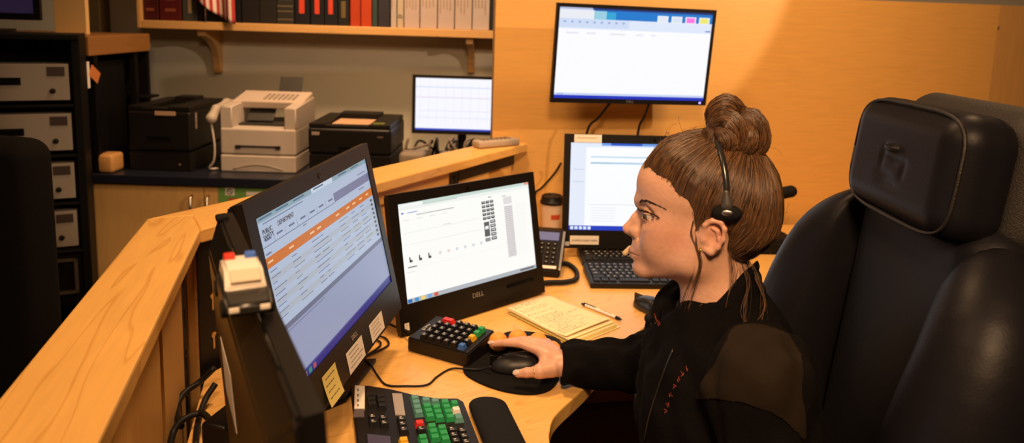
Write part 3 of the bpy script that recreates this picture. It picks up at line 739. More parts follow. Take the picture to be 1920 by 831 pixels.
obj('stripe', box(.045, gw, -.0016, -.0006, -.085, -.055), mat('notice_red', (.6, .05, .03), .6), nt_)
obj('symbol_patch', box(.03, .07, -.0016, -.0006, -.042, -.008), M_paper, nt_)
bm = bmesh.new(); bm_tube(bm, [(.05+.012*math.cos(a*.4488), -.0020, -.025+.012*math.sin(a*.4488)) for a in range(15)], .0016, 5); bm_tube(bm, [(.042, -.002, -.017), (.058, -.002, -.033)], .0016, 5)
obj('prohibition_symbol', mesh_from(bm, 'symbol'), M_ink, nt_)
obj('text_patch', box(.12, .20, -.0016, -.0006, -.040, -.022), M_paper, nt_)

# ---------------------------------------------------------------- shelf, brackets, books
SY = WY-.27
sl, sr = PD(265, 52, SY), PD(925, 66, SY)
sz1 = (PD(265, 44, SY).z+PD(925, 51, SY).z)/2; sz0 = (PD(265, 58, SY).z+PD(925, 67, SY).z)/2
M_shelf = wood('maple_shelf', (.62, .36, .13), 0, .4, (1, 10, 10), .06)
shf = thing('wall_shelf', 'long maple wall shelf full of binders and books', 'shelf', (-1, WY, sz0))
ST = Matrix.Translation((1, -WY, -sz0))
obj('board', xf(box(sl.x, .3, SY, WY-.001, sz0, sz1, .003), ST), M_shelf, shf)
obj('end_board', xf(box(sl.x-.02, sl.x, SY, WY-.001, sz0, sz1+.42, .003), ST), M_shelf, shf)
for px in (409, 884):
    p = PD(px, 100, WY-.02); zb_ = PD(px, 136, WY-.02).z; bx = p.x; H_ = sz0-zb_
    pts = [(0, 0), (-.23, 0), (-.23, -.03)]+[(-.23+.19*math.sin(t*math.pi/2), -.03-(H_-.05)*(1-math.cos(t*math.pi/2))) for t in (.15, .3, .45, .6, .75, .9, 1.)]+[(-.035, -H_), (0, -H_)]
    me = prism([(y, z) for y, z in pts], -.018, .018, .002)
    xf(me, Matrix(((0, 0, 1, 0), (1, 0, 0, 0), (0, 1, 0, 0), (0, 0, 0, 1))))
    obj('bracket', xf(me, ST @ Matrix.Translation((bx, WY-.001, sz0-.0005))), M_shelf, shf)
BOOKS = [(268, 298, (70, 8, 6), 'dark red hardback book, first on the shelf beside the end board', 'emblem'), (300, 341, (82, 8, 6), 'wide dark red hardback book next to the grey binder', 'emblem'),
    (343, 371, (60, 48, 32), 'grey-brown binder beside the wide red book', 'strip'), (372, 381, (14, 10, 10), 'thin black book behind the flag stick', ''), (383, 418, (18, 12, 10), 'black book hidden behind the striped flag', ''), (419, 452, (12, 9, 9), 'black book at the right edge of the striped flag', ''),
    (454, 486, (28, 16, 10), 'dark brown book right of the flag', ''), (487, 519, (34, 22, 14), 'dark brown book left of the worn grey-brown volume', ''), (520, 551, (44, 32, 20), 'worn grey-brown volume with a banded spine', 'bands'),
    (553, 581, (14, 9, 10), 'black binder with a red spine label, leftmost of the three', 'red'), (583, 608, (16, 10, 10), 'black binder with a red spine label, middle of the three', 'red'), (609, 633, (14, 9, 10), 'black binder with a red spine label, rightmost of the three', 'red'), (634, 655, (20, 14, 9), 'black binder with a gold print just left of the orange binders', 'gold'),
    (657, 676, (176, 44, 6), 'orange binder next to the black binders', ''), (677, 697, (184, 48, 6), 'orange binder next to the green book', ''), (698, 708, (44, 52, 36), 'thin green book right of the orange binders', ''), (709, 731, (42, 30, 28), 'charcoal book left of the white binders', ''),
    (733, 744, (186, 140, 104), 'thin white binder beside the charcoal book', 'lines'), (745, 757, (190, 142, 96), 'thin white binder with a finger ring on its spine', 'ring'), (758, 787, (192, 140, 104), 'white binder, first of the five wide ones', 'lines'), (788, 820, (194, 142, 106), 'white binder, second of the five wide ones', 'lines'),
    (821, 852, (194, 142, 106), 'white binder, third of the five wide ones', 'lines'), (853, 885, (196, 144, 106), 'white binder, fourth of the five wide ones', 'lines'), (886, 918, (196, 146, 110), 'white binder, last of the five wide ones', 'lines'), (919, 930, (14, 14, 10), 'black book at the end of the shelf by the partition', '')]
unw = (1., .62, .36)
def alb(c, g=.85): return tuple(min(.8, lin(v)*g/u) for v, u in zip(c, unw))
for i, (x0, x1, c, lab, deco) in enumerate(BOOKS):
    a = PD(x0, 40, SY+.025).x; b = PD(x1, 40, SY+.025).x
    hgt = .30+.02*math.sin(i*2.3); dep = .20+.015*math.sin(i*1.7)
    t = thing('book' if c[0] < 150 else 'binder', lab, 'book' if c[0] < 150 else 'binder', (a, SY+.025, sz1), 0, 'books and binders on the wall shelf')
    wd = b-a-.002
    obj('cover', box(0, wd, 0, dep, 0.0005, hgt, .002), mat('cover_%d_%d_%d' % c, alb(c), .5, noise=.06), t)
    obj('pages', box(.003, wd-.003, .010, dep+.001, .004, hgt+.0006, 0), mat('page_edges', (.6, .5, .38), .9), t)
    if deco == 'red': obj('spine_label', box(wd*.3, wd*.66, -.001, 0, .055, .22), mat('label_red', (.55, .05, .02), .5), t)
    if deco == 'emblem':
        [obj('spine_emblem', box(wd*a_, wd*b_, -.0008, 0, c_, d_), mat('emblem_gold', (.22, .06, .03), .5), t) for a_, b_, c_, d_ in ((.25, .75, .045, .060), (.3, .7, .10, .12), (.2, .8, .17, .18))]
    if deco == 'strip': obj('spine_label', box(wd*.4, wd*.62, -.001, 0, .04, .2), mat('label_tan', (.25, .18, .1), .6), t)
    if deco == 'bands': obj('spine_band', boxes([(.001, wd-.001, -.001, 0, z, z+.006) for z in (.02, .06, .085, .12, .16)]), mat('band_tan', (.12, .09, .05), .6), t)
    if deco == 'gold': obj('spine_print', box(wd*.3, wd*.7, -.0008, 0, .04, .12), mat('print_gold', (.12, .08, .03), .5), t)
    if deco == 'ring': obj('finger_ring', xf(lathe([(.005, 0), (.010, 0), (.010, .001), (.005, .001), (.005, 0)], 16), Matrix.Translation((wd/2, 0, .055)) @ Matrix.Rotation(math.pi/2, 4, 'X')), M_metal, t)
    if deco == 'lines':
        r = random.Random(i); n = 4 if wd > .05 else 1
        obj('spine_print', boxes([(wd*(.12+.2*k), wd*(.12+.2*k)+.005, -.0008, 0, .09+r.uniform(-.02, .02), .25) for k in range(n)]), mat('print_grey', (.32, .24, .18), .7), t)
# flag
fl = thing('flag', 'small red and white striped flag on a stick in front of the books', 'flag', (PD(384, 42, SY).x, SY+.010, sz1))
obj('stick', tube([(0, 0, .002), (.004, 0, .45)], .004, 8), M_metal, fl)
obj('foot', lathe([(0, 0), (.012, 0), (.011, .005), (.005, .010), (0, .010)], 18), M_black, fl)
p0 = [PD(x, y, SY-.02)-Vector(fl.location) for x, y in ((366, -40), (440, -60), (443, 46), (372, 3))]
NU, NV = 26, 12; vs_, fs = [], []
for i in range(NU+1):
    for j in range(NV+1):
        u_, v_ = i/NU, j/NV
        a = p0[3].lerp(p0[2], u_); b = p0[0].lerp(p0[1], u_); p = a.lerp(b, v_)
        p = p+Vector((0, -.018*math.sin(u_*9)*(.4+u_), -.012*math.sin(u_*math.pi)))
        vs_.append(tuple(p))
for i in range(NU):
    for j in range(NV): k = i*(NV+1)+j; fs.append((k, k+NV+1, k+NV+2, k+1))
me = bpy.data.meshes.new('cloth'); me.from_pydata(vs_, [], fs)
me.materials.append(mat('flag_white', (.72, .62, .54), .8)); me.materials.append(mat('flag_red', (.42, .03, .03), .8))
for k, p in enumerate(me.polygons): p.material_index = 1 if ((k//NV)//2) % 2 == 0 else 0; p.use_smooth = True
fc = obj('cloth', me, None, fl); md = fc.modifiers.new('thickness', 'SOLIDIFY'); md.thickness = .001
# ================================================================== machines on the counter
M_fax = mat('fax_beige', (.50, .43, .37), .5); M_prn = mat('printer_black', (.008, .0065, .0055), .45, spec=.3)
fa, fb = PZ(413, 322, ctz), PZ(556, 325, ctz)
FW = fb.x-fa.x
fx = thing('fax_machine', 'beige fax machine with a handset on its left side', 'fax machine', ((fa.x+fb.x)/2, 3.25, ctz+.001))
hw_ = FW/2
obj('paper_drawer', box(-hw_, hw_, 0, .36, 0, .075, .006), M_fax, fx)
bm = bmesh.new(); bm_tube(bm, [(-.11+.22*t/12, -.001, .012+.022*math.sin(math.pi*t/12)) for t in range(13)], .003, 6); obj('drawer_arch', mesh_from(bm, 'arch', True), mat('fax_dark_beige', (.25, .21, .17), .6), fx)  # arch line in a darker beige than the drawer
obj('front_body', box(-hw_, hw_, .004, .36, .078, .195, .008), M_fax, fx)
obj('tray_slot', boxes([(-.10, .10, -.002, .02, .112, .120), (-.10, -.078, -.002, .02, .104, .120), (.078, .10, -.002, .02, .104, .120)], .001), mat('fax_slot', (.03, .028, .026), .5), fx)
obj('side_cheek', xf(loft([(-.02, .026, 0, .10), (.30, .026, 0, .12)]), Matrix.Translation((-hw_+.026, .03, .19)) @ Matrix.Rotation(math.pi/2, 4, 'Z')), M_fax, fx)
obj('side_cheek', xf(loft([(-.02, .026, 0, .10), (.30, .026, 0, .12)]), Matrix.Translation((hw_-.026, .03, .19)) @ Matrix.Rotation(math.pi/2, 4, 'Z')), M_fax, fx)
obj('output_bay', box(-hw_+.05, hw_-.05, .09, .33, .19, .205), mat('fax_slot', (.03, .028, .026), .5), fx)
obj('control_panel', xf(box(-hw_+.006, hw_-.006, -.09, .09, 0, .035, .006), Matrix.Translation((0, .235, .283)) @ Matrix.Rotation(math.radians(10), 4, 'X')), mat('fax_panel', (.52, .43, .36), .5), fx)
obj('button_grid', xf(boxes([(-.03+.022*i, -.018+.022*i, -.06+.025*j, -.045+.025*j, .034, .039) for i in range(7) for j in range(4)], .001), Matrix.Translation((0, .235, .283)) @ Matrix.Rotation(math.radians(10), 4, 'X')), mat('fax_button', (.30, .25, .21), .5), fx)
obj('paper_guide', xf(box(-.06, .06, -.002, .004, 0, .085, .002), Matrix.Translation((-.03, .12, .215)) @ Matrix.Rotation(math.radians(-50), 4, 'X')), mat('fax_slot', (.03, .028, .026), .5), fx)
obj('document_tray', xf(box(-.055, .055, 0, .004, 0, .10, .002), Matrix.Translation((.055, .30, .31)) @ Matrix.Rotation(math.radians(-25), 4, 'X')), mat('fax_slot', (.03, .028, .026), .5), fx)
F = Field(*grid((-hw_-.09, -.03, .16), (-hw_+.03, .29, .36), .006))
F.chain([(-hw_-.035, .00, .235), (-hw_-.035, .06, .27), (-hw_-.035, .18, .285), (-hw_-.035, .25, .27)], [.024, .017, .017, .024], .02)
obj('handset', F.mesh('handset'), mat('fax_handset', (.42, .36, .30), .5), fx)
obj('handset_cord', tube([(-hw_-.035, .0, .21), (-hw_-.02, -.01, .12), (-hw_-.025, -.01, .05), (-hw_-.05, .0, .012), (-hw_-.02, .03, .006)], .005, 8, sub=6), M_fax, fx)

def laser(x0, x1, y, label, h, deco):
    W = x1-x0; t = thing('printer', label, 'printer', ((x0+x1)/2, y, ctz+.001), 0, 'printers on the counter'); a = W/2
    obj('paper_drawer', box(-a+.004, a-.004, .004, .40, .0, .085, .004), M_prn, t)
    obj('body', box(-a, a, 0, .40, .088, h-.02, .012, 3), M_prn, t)
    obj('top_deck', boxes([(-a+.004, -a+.075, .004, .39, h-.02, h), (a-.10, a-.004, .004, .39, h-.02, h), (-a+.075, a-.10, .30, .39, h-.02, h+.012), (-a+.075, a-.10, .004, .05, h-.02, h-.006)], .003), M_prn, t)
    obj('front_grip', box(-.05, .05, -.003, .002, h*.50, h*.50+.012, .001), M_gloss, t)
    if deco == 'b':
        obj('brand_mark', box(-a+.018, -a+.052, -.002, .001, h-.052, h-.038, .0005), mat('mark_grey', (.35, .28, .22), .5), t)
        obj('paper_sheet', box(-a+.085, a-.11, .055, .27, h-.0195, h-.012), mat('paper_tan', (.55, .34, .2), .7), t)
        obj('display', box(a-.085, a-.035, .02, .06, h, h+.003), mat('lcd_green', (.16, .18, .03), .4), t)
        obj('model_mark', box(a-.06, a-.035, -.002, .001, h-.058, h-.050), mat('mark_dark', (.12, .08, .06), .5), t)
    else:
        obj('badge_strip', box(-.015, .075, -.002, .001, h-.038, h-.020, .0005), mat('mark_tan', (.5, .33, .2), .5), t)
        obj('side_strip', box(a-.001, a+.002, .05, .064, h-.10, h-.03), mat('mark_grey', (.35, .28, .22), .5), t)
        obj('power_button', xf(lathe([(0, 0), (.006, 0), (.005, .003), (0, .003)], 12), Matrix.Translation((.085, 0, .03)) @ Matrix.Rotation(math.pi/2, 4, 'X')), mat('mark_dark', (.12, .08, .06), .5), t)
    return t
la, lb_ = PZ(245, 318, ctz).x, PZ(366, 320, ctz).x
laser(la, lb_, 3.22, 'large black laser printer left of the fax machine', .285, 'a')
ra, rb_ = PD(577, 260, 3.27).x, PD(733, 260, 3.27).x
laser(ra, rb_, 3.27, 'black laser printer right of the fax machine', .225, 'b')
# heap of cables and adapters under the small monitor
cp = thing('cable_tangle', 'tangle of cables under the small monitor behind the ledge', 'cables', (cs.x-.1, 3.42, ctz))
rr = random.Random(4)
for k in range(9):
    x0 = -.14+.05*k; pts = [(x0+rr.uniform(-.05, .05), rr.uniform(-.03, .12), 0.022+abs(math.sin(i*1.3+k))*.13*(0 if i in (0, 5) else 1)) for i in range(6)]
    pts = [(p[0]+.02*i, p[1], p[2]) for i, p in enumerate(pts)]
    obj('cable', tube(pts, .006, 7, sub=6), mat('cable_grey', (.20, .16, .12), .6) if k % 3 == 0 else M_cable, cp)
for k, (x0, x1) in enumerate(((-.16, -.04), (.02, .13))):
    tag(obj('adapter_box', smooth(box(cs.x-.1+x0, cs.x-.1+x1, 3.30, 3.40, ctz+.001, ctz+.10, .02, 3)), mat('adapter_grey', (.24, .19, .14), .6)), ['grey rounded adapter below the small monitor, nearer the printer', 'grey rounded adapter below the small monitor, nearer the partition'][k], 'adapter', 'adapters below the small monitor')

# remote on the ledge
ra_, rb2 = PZ(890, 268, LZ+.02), PZ(973, 258, LZ+.02)
ang = math.atan2(rb2.y-ra_.y, rb2.x-ra_.x)
rm = thing('remote_control', 'grey remote control lying on the ledge by the partition', 'remote control', ((ra_.x+rb2.x)/2-.004, (ra_.y+rb2.y)/2-.012, LZ+.0005), .62)
M_rem = mat('remote_grey', (.40, .32, .24), .5)
obj('case', smooth(box(-.088, .088, -.026, .026, 0, .026, .008, 3), 50), M_rem, rm)
me_b = box(-.005, .005, -.004, .004, 0, .003, .001)
for i in range(7):
    for j in range(3): obj('button', me_b, mat('remote_button', (.16, .13, .1), .5), rm, (-.06+.018*i, -.013+.013*j, .0255))

# ================================================================== things on the desk
DZ = DT+.0006
def keycap(w=.0165, d=.0165, h=.009, ins=.0025):
    bm = bmesh.new(); a = [bm.verts.new((x*w/2, y*d/2, 0)) for x, y in ((-1, -1), (1, -1), (1, 1), (-1, 1))]
    b = [bm.verts.new((x*(w/2-ins), y*(d/2-ins), h)) for x, y in ((-1, -1), (1, -1), (1, 1), (-1, 1))]
    for k in range(4): bm.faces.new((a[k], a[(k+1) % 4], b[(k+1) % 4], b[k]))
    bm.faces.new(b); bm.faces.new(list(reversed(a))); return mesh_from(bm, 'keycap')
KC = keycap()
legend_me = boxes([(-.0035, .0005, .001, .0035, .0088, .0092), (-.0035, .003, -.003, -.0018, .0088, .0092)])
M_leg = mat('key_legend', (.6, .56, .5), .6)

# --- coloured dispatch keyboard
lv = Vector((.262, -.965, 0)); kang = math.atan2(lv.y, lv.x)
kb = thing('dispatch_keyboard', 'large black keyboard with green, teal, red and yellow keys', 'keyboard', (-.2, 1.25, DZ))
K0 = Matrix.Translation((.2, -1.25, -DZ))
far = [PZ(x, y, .757) for x, y in ((657, 722), (690, 722), (735, 729), (775, 739), (820, 746), (858, 746), (869, 752))]
endL = far[0]+lv*.44; endR = far[-1]+lv*.44
body = [(p.x, p.y) for p in far]+[(endR.x, endR.y), (endL.x, endL.y)]
obj('body', xf(prism(body, DZ, .757, .004, 3), K0), M_bezel, kb)
KT = .757
def kput(px, py, col, w=1., l=1., name='key', leg=False, n=1, zt=KT, parent=None):
    p = PZ(px, py, zt+.008)
    for i in range(n):
        q = p+lv*(.0188*i)
        o = obj(name, KC, None, kb); o.location = (q.x+.2, q.y-1.25, zt-DZ-.0005); o.rotation_euler = (0, 0, kang+math.pi/2); o.scale = (w*1.09, l*1.09, 1)
        o.data = KCM[col]
        if leg: lo = obj('legend', legend_me, M_leg, o)
KCM = {}
for nme, c in (('black', None), ('green', (.012, .28, .075)), ('teal', (.085, .25, .22)), ('red', (.62, .02, .015)), ('yellow', (.75, .40, .01)), ('white', (.78, .70, .62)), ('blue', (.03, .12, .42)), ('navy', (.05, .045, .10))):
    k_ = KC.copy(); k_.materials.append(M_key if c is None else mat('key_'+nme, c, .45)); KCM[nme] = k_
def strip(pxs, z0, z1, m, name, lab=None):
    p = [PZ(x, y, z1) for x, y in pxs]
    o = obj(name, xf(prism([(v.x, v.y) for v in p], z0, z1, .0006), K0), m, kb)
    if lab: o['label'] = lab
    return o
st_ = strip(((665, 722), (684, 724), (684, 766), (664, 766)), KT-.001, KT+.004, M_paper, 'label_strip', 'white paper label strip')
for i, (x, y) in enumerate(((671, 731), (671, 741), (671, 751), (671, 760))):
    strip(((x-1, y-2.2), (x+1.5, y-2.2), (x+1.5, y+2.2), (x-1, y+2.2)), KT+.0035, KT+.0043, M_ink, 'strip_mark')
strip(((664, 767), (683, 767), (683, 781), (662, 781)), KT-.001, KT+.003, mat('strip_grey', (.10, .08, .09), .5), 'label_strip', 'grey label strip')
strip(((735, 737), (754, 738), (760, 778), (741, 777)), KT-.001, KT+.003, mat('lcd_plate', (.34, .30, .27), .35), 'display_plate', 'grey display plate')
led = PZ(690, 737, KT+.006)
obj('status_light', lathe([(0, 0), (.002, 0), (.002, .002), (0, .003)], 10), mat('status_blue', (.05, .1, .5), .4, emit=(.05, .25, 1), estr=6), kb, (led.x+.2, led.y-1.25, KT-DZ))
kput(696, 738, 'black', n=3); kput(713, 741, 'black', n=3)
kput(699, 780, 'black', n=2, leg=True); kput(719, 782, 'black', n=2, leg=True)
strip(((688, 813), (731, 818), (736, 845), (690, 840)), KT-.001, KT+.006, mat('key_navy', (.05, .045, .10), .45), 'wide_key', 'dark blue wide key')
kput(753, 784, 'black', n=3, leg=True); kput(757, 823, 'yellow', n=2)
kput(778, 744, 'teal', n=4, w=1.); kput(787, 791, 'red'); kput(790, 803, 'black', leg=True); kput(793, 818, 'green', n=2)
kput(799, 748, 'teal', w=1.); kput(816, 750, 'teal', w=1.)
kput(801, 759.5, 'green', n=3); kput(818.5, 761.5, 'green', n=3); kput(810, 797, 'green', n=3); kput(829, 800, 'green', n=3)
kput(834.5, 752, 'green', n=4, w=1.); kput(852, 754, 'green', w=.9)
kput(855.5, 766, 'white', w=.95); kput(860, 780, 'teal', w=1., l=1.35)
kput(848, 804, 'black', n=3, leg=True); kput(867, 806, 'black', n=3, leg=True)
# wrist rest
wr_pts = [PZ(x, y, .756) for x, y in ((893, 752), (913, 745), (938, 751), (953, 768))]
F = Field(*grid((-.12, 1.0, .735), (.20, 1.45, .78), .004))
a = PZ(904, 765, .75); a2 = PZ(926, 767, .75); b = a+lv*.34; b2 = a2+lv*.34
for p, q_ in ((a, b), (a2, b2), ((a+a2)/2, (b+b2)/2)): F.cap((p.x, p.y, .754), (q_.x, q_.y, .754), .027, .027, .012, squash=((0, 0, 1), 2.3))
o = tag(obj('wrist_rest', F.mesh('wrist_rest'), M_rubber), 'padded black wrist rest in front of the coloured keyboard', 'wrist rest'); 

# --- keypad
kp = [PZ(x, y, .775) for x, y in ((764, 632), (800, 602), (907, 633), (880, 664))]
fl_, fr_ = kp[0], kp[3]; ex = (fr_-fl_); Wk = ex.length; ex.normalize(); ka = math.atan2(ex.y, ex.x)
kpd = thing('keypad', 'small black keypad with red, green, yellow and blue keys', 'keypad', (fl_.x, fl_.y, DZ), ka)
Wk = .165; Dk = .118
bm = bmesh.new()
prof = [(0, 0), (Dk, 0), (Dk, .046), (0, .034)]
a = [bm.verts.new((0, y, z)) for y, z in prof]; b = [bm.verts.new((Wk, y, z)) for y, z in prof]
for k in range(4): bm.faces.new((a[k], a[(k+1) % 4], b[(k+1) % 4], b[k]))
bm.faces.new(a); bm.faces.new(b); bmesh.ops.recalc_face_normals(bm, faces=bm.faces); bmesh.ops.bevel(bm, geom=list(bm.edges), offset=.003, segments=2, affect='EDGES')
obj('body', mesh_from(bm, 'body'), M_bezel, kpd)
sl_ = math.atan2(.012, Dk)
rows, cols = 5, 6
def kk(i, j, col, w=1., d=1., leg=True, di=0.):
    x = .038+(i+di)*.0205; y = .014+j*.0212
    o = obj('key', KCM[col], None, kpd, (x, y, .0335+y*math.tan(sl_)), (sl_, 0, 0)); o.scale = (w, d, 1.25)
    if leg and col == 'black': obj('legend', legend_me, M_leg, o)
for j in range(5):
    for i in range(6):
        if (i, j) in ((5, 0),): kk(i, j, 'blue')
        elif (i, j) == (5, 2): kk(i, j, 'yellow')
        elif j == 4 and i in (0, 1): 
            if i == 0: kk(0, 4, 'red', 2.1, di=.5)
        elif i == 5 and j in (3, 4):
            if j == 3: kk(5, 3, 'green', 1., 1.)
            else: kk(5, 4, 'green', 1., 1.)
        else: kk(i, j, 'black')
bmk = []
for i, (w_, h_) in enumerate(((.0055, .009), (.004, .006), (.005, .006), (.004, .006), (.004, .006))): bmk.append((.010, .010+h_, .030+.0065*i, .030+.0065*i+w_*.5, .0, .0006))
bmk += [(.024, .0265, .026, .062, 0, .0006)]
obj('brand_mark', xf(boxes(bmk), Matrix.Translation((0, .012, .0368)) @ Matrix.Rotation(sl_, 4, 'X')), M_leg, kpd)
kc_ = obj('cable', xf(tube([kp[0]+Vector((-.001, .05, -.01)), PZ(740, 612, DT+.01), PZ(722, 605, DT+.005), PZ(700, 612, DT+.005)], .003, 7, sub=6), (Matrix.Translation(kpd.location) @ Matrix.Rotation(ka, 4, 'Z')).inverted()), M_cable, kpd)

# --- mouse pad with wrist support of orange balls
outl = [(868, 692), (882, 660), (905, 640), (940, 628), (985, 626), (1020, 634), (1047, 655), (1050, 700), (1034, 728), (995, 738), (940, 731), (890, 712)]
pp = catmull([PZ(x, y, DT+.005) for x, y in outl], 5, True)
mp_ = tag(obj('mouse_pad', prism([(p.x, p.y) for p in pp], DZ, DT+.0055, .0015), mat('pad_black', (.004, .0035, .0035), .85, bump=.2, bscale=900, spec=.15)), 'black rounded mouse pad under the hand and mouse', 'mouse pad')
br = thing('ball_wrist_rest', 'row of four orange balls set in a black holder', 'massage rest', tuple(PZ(985, 650, DT+.006)))
B0 = Matrix.Translation(-Vector(br.location))
cen = [PZ(x, y, .772) for x, y in ((934, 638), (971, 633), (1009, 639), (1034, 655))]
hp = catmull([PZ(x, y, .75) for x, y in ((915, 650), (950, 626), (1000, 626), (1048, 640), (1050, 662), (1000, 655), (950, 655))], 4, True)
obj('holder', xf(prism([(p.x, p.y) for p in hp], DT+.006, DT+.016, .003), B0), M_rubber, br)
M_ball = mat('orange_ball', (.80, .31, .035), .55, sub=.15)
for c in cen:
    F = Field(*grid((c.x-.027, c.y-.027, .745), (c.x+.027, c.y+.027, .802), .0025)); F.ell((c.x, c.y, .768), (.0225, .0225, .0225), k=.001)
    obj('ball', xf(F.mesh('ball'), B0), M_ball, br)

# --- working mouse
ma, mb2 = PZ(921, 688, .752), PZ(1015, 686, .752)
mx = (mb2-ma); mlen = mx.length; mx.normalize(); my = Vector((-mx.y, mx.x, 0))
mc = (ma+mb2)/2
def make_mouse(name, label, c, x, L, z0, m):
    y = Vector((-x.y, x.x, 0))
    t = thing(name, label, 'computer mouse', (c.x, c.y, z0), math.atan2(x.y, x.x))
    F = Field(*grid((-L*.6, -.045, -.004), (L*.6, .045, .05), .0022))
    F.ell((.004, 0, .004), (L*.52, .031, .032), k=.001); F.ell((L*.22, 0, .006), (L*.30, .031, .030), k=.012)
    F.op(lambda X, Y, Z: Z-.0005+0*X+0*Y, (-1, -1, -1), (1, 1, .05), .001, 'sub')
    sh = obj('shell', F.mesh('shell'), m, t)
    obj('scroll_wheel', xf(lathe([(0, -.003), (.008, -.003), (.008, .003), (0, .003)], 16), Matrix.Translation((-L*.30, 0, .022)) @ Matrix.Rotation(math.pi/2, 4, 'X')), mat('wheel_grey', (.07, .065, .06), .4), t)
    obj('button_seam', box(-L*.5, -L*.02, -.0006, .0006, .008, .0325), M_gloss, t)
    return t
wm = make_mouse('computer_mouse', 'black computer mouse held under the hand', mc, mx, .118, DT+.006, mat('mouse_dark', (.012, .0115, .011), .40, spec=.35))
cord = [PZ(921, 688, .762), PZ(900, 693, .75), PZ(872, 692, DT+.009), PZ(845, 692, DT+.003), PZ(820, 706, DT+.003), PZ(800, 722, DT+.003), PZ(760, 724, DT+.003), PZ(725, 722, DT+.003), PZ(708, 705, DT+.003), PZ(695, 684, DT+.014), PZ(684, 672, DT+.014)]
obj('cord', xf(tube(cord, .0022, 7, sub=6), (Matrix.Translation(wm.location) @ Matrix.Rotation(wm.rotation_euler.z, 4, 'Z')).inverted()), M_cable, wm)
loopc = [PZ(x, y, DT+z) for x, y, z in ((672, 676, .006), (695, 664, .006), (718, 654, .004), (729, 645, .004), (722, 634, .004), (705, 630, .006), (690, 631, .01), (700, 634, .006), (714, 643, .004), (708, 653, .006), (690, 665, .006), (676, 672, .01))]
tag(obj('cable_loop', tube(loopc, .0024, 7, sub=6), M_cable), 'looped black cable beside the base of the left monitor', 'cable')

# --- notepad and pen
npq = [PZ(x, y, DT+.015) for x, y in ((950, 577), (1065, 635), (1150, 602), (1030, 553))]
npd = thing('notepad', 'stack of yellow lined notepads covered in handwriting', 'notepad', (npq[0].x, npq[0].y, DZ))
N0 = Matrix.Translation((-npq[0].x, -npq[0].y, -DZ))
M_pad = mat('pad_yellow', (.80, .64, .30), .75, noise=.03); M_padg = mat('pad_edge', (.62, .54, .14), .75); M_pad2 = mat('pad_cream', (.84, .70, .42), .75, noise=.03)
def warp(p, q, k): return [a.lerp(b, k) for a, b in zip(p, q)]
ctr = sum(npq, Vector())/4
r = random.Random(2)
for i in range(6):
    sh = Vector((r.uniform(-.004, .004), r.uniform(-.004, .004), 0))+Vector((.0035, -.0025, 0))*(5-i)*.8
    pl_ = [p+sh for p in npq]
    z = DZ+.0022*i
    obj('pad', xf(prism([(p.x, p.y) for p in pl_], z, z+.0020, .0004, 1), N0), (M_pad2, M_padg, M_pad)[i % 3] if i < 5 else M_pad2, npd)
# curled top sheet with ruled lines and writing
NX, NY = 16, 16; vs_, fs = [], []
def tsheet(u, v):   # u along the left-bottom edge 0-1, v to the back right
    p = npq[0].lerp(npq[1], u).lerp(npq[3].lerp(npq[2], u), v); p.z = DZ+.0130+.007*max(0, (u-.72)/.28)**2*(.5+.5*v)+.001*math.sin(u*7+v*3)+.0015
    return p
for i in range(NX+1):
    for j in range(NY+1): vs_.append(tuple(tsheet(i/NX*.97, j/NY)-npq[0]-Vector((0, 0, DZ-npq[0].z))))
for i in range(NX):
    for j in range(NY): k = i*(NY+1)+j; fs.append((k, k+NY+1, k+NY+2, k+1))
me = bpy.data.meshes.new('sheet'); me.from_pydata(vs_, [], fs); me.polygons.foreach_set('use_smooth', [True]*len(me.polygons))
o = obj('top_sheet', me, M_pad2, npd); md = o.modifiers.new('thickness', 'SOLIDIFY'); md.thickness = .0004
qs = []
def sq(u0, v0, u1, v1, c):
    P = [tsheet(u, v)-npq[0]-Vector((0, 0, DZ-npq[0].z-.0008)) for u, v in ((u0, v0), (u1, v0), (u1, v1), (u0, v1))]; qs.append((P, c))
for k in range(19):
    u = .06+k*.047
    for j in range(12): sq(u, .03+j*.078, u+.003, .03+(j+1)*.078, (.45, .38, .26))
    if r.random() < .85:
        v = .06
        while v < r.uniform(.5, .95):
            L = r.uniform(.015, .06); sq(u-.020+r.uniform(-.004, .004), v, u-.014+r.uniform(-.004, .004), v+L, (.34, .29, .22)); v += L+r.uniform(.012, .03)
obj('handwriting', colored_quads(qs), vcol_mat('print_colour'), npd)
bmr = bmesh.new()
for k in range(24):
    p = npq[0].lerp(npq[3], (k+.5)/24); d = (npq[3]-npq[0]).normalized(); s = Vector((d.y, -d.x, 0))
    bm_tube(bmr, [(p-npq[0])+s*(.003*math.cos(t*.785))+Vector((0, 0, .013+.006*math.sin(t*.785))) for t in range(9)], .0006, 4)
obj('spiral_binding', mesh_from(bmr, 'spiral'), M_metal, npd)
pa2, pb2 = PZ(1091, 569, DT+.006), PZ(1166, 599, DT+.006)
pd_ = (pb2-pa2); pl2 = pd_.length; pd_.normalize()
pn = thing('ballpoint_pen', 'white ballpoint pen with black ends beside the notepad', 'pen', (pa2.x, pa2.y, DZ+.0045), math.atan2(pd_.y, pd_.x))
RY = Matrix.Rotation(math.pi/2, 4, 'Y')
obj('barrel', xf(lathe([(0, pl2*.06), (.0042, pl2*.06), (.0042, pl2*.86), (0, pl2*.86)], 14), RY), M_paper, pn)
obj('grip', xf(lathe([(0, pl2*.86), (.0045, pl2*.86), (.0042, pl2*.93), (.0012, pl2), (0, pl2)], 14), RY), M_black, pn)
obj('cap', xf(lathe([(0, 0), (.0028, 0), (.0030, pl2*.06), (.0045, pl2*.062), (.0045, pl2*.10), (0, pl2*.10)], 14), RY), M_black, pn)
obj('clip', box(pl2*.05, pl2*.36, -.0014, .0014, .004, .006, .0005), M_black, pn)
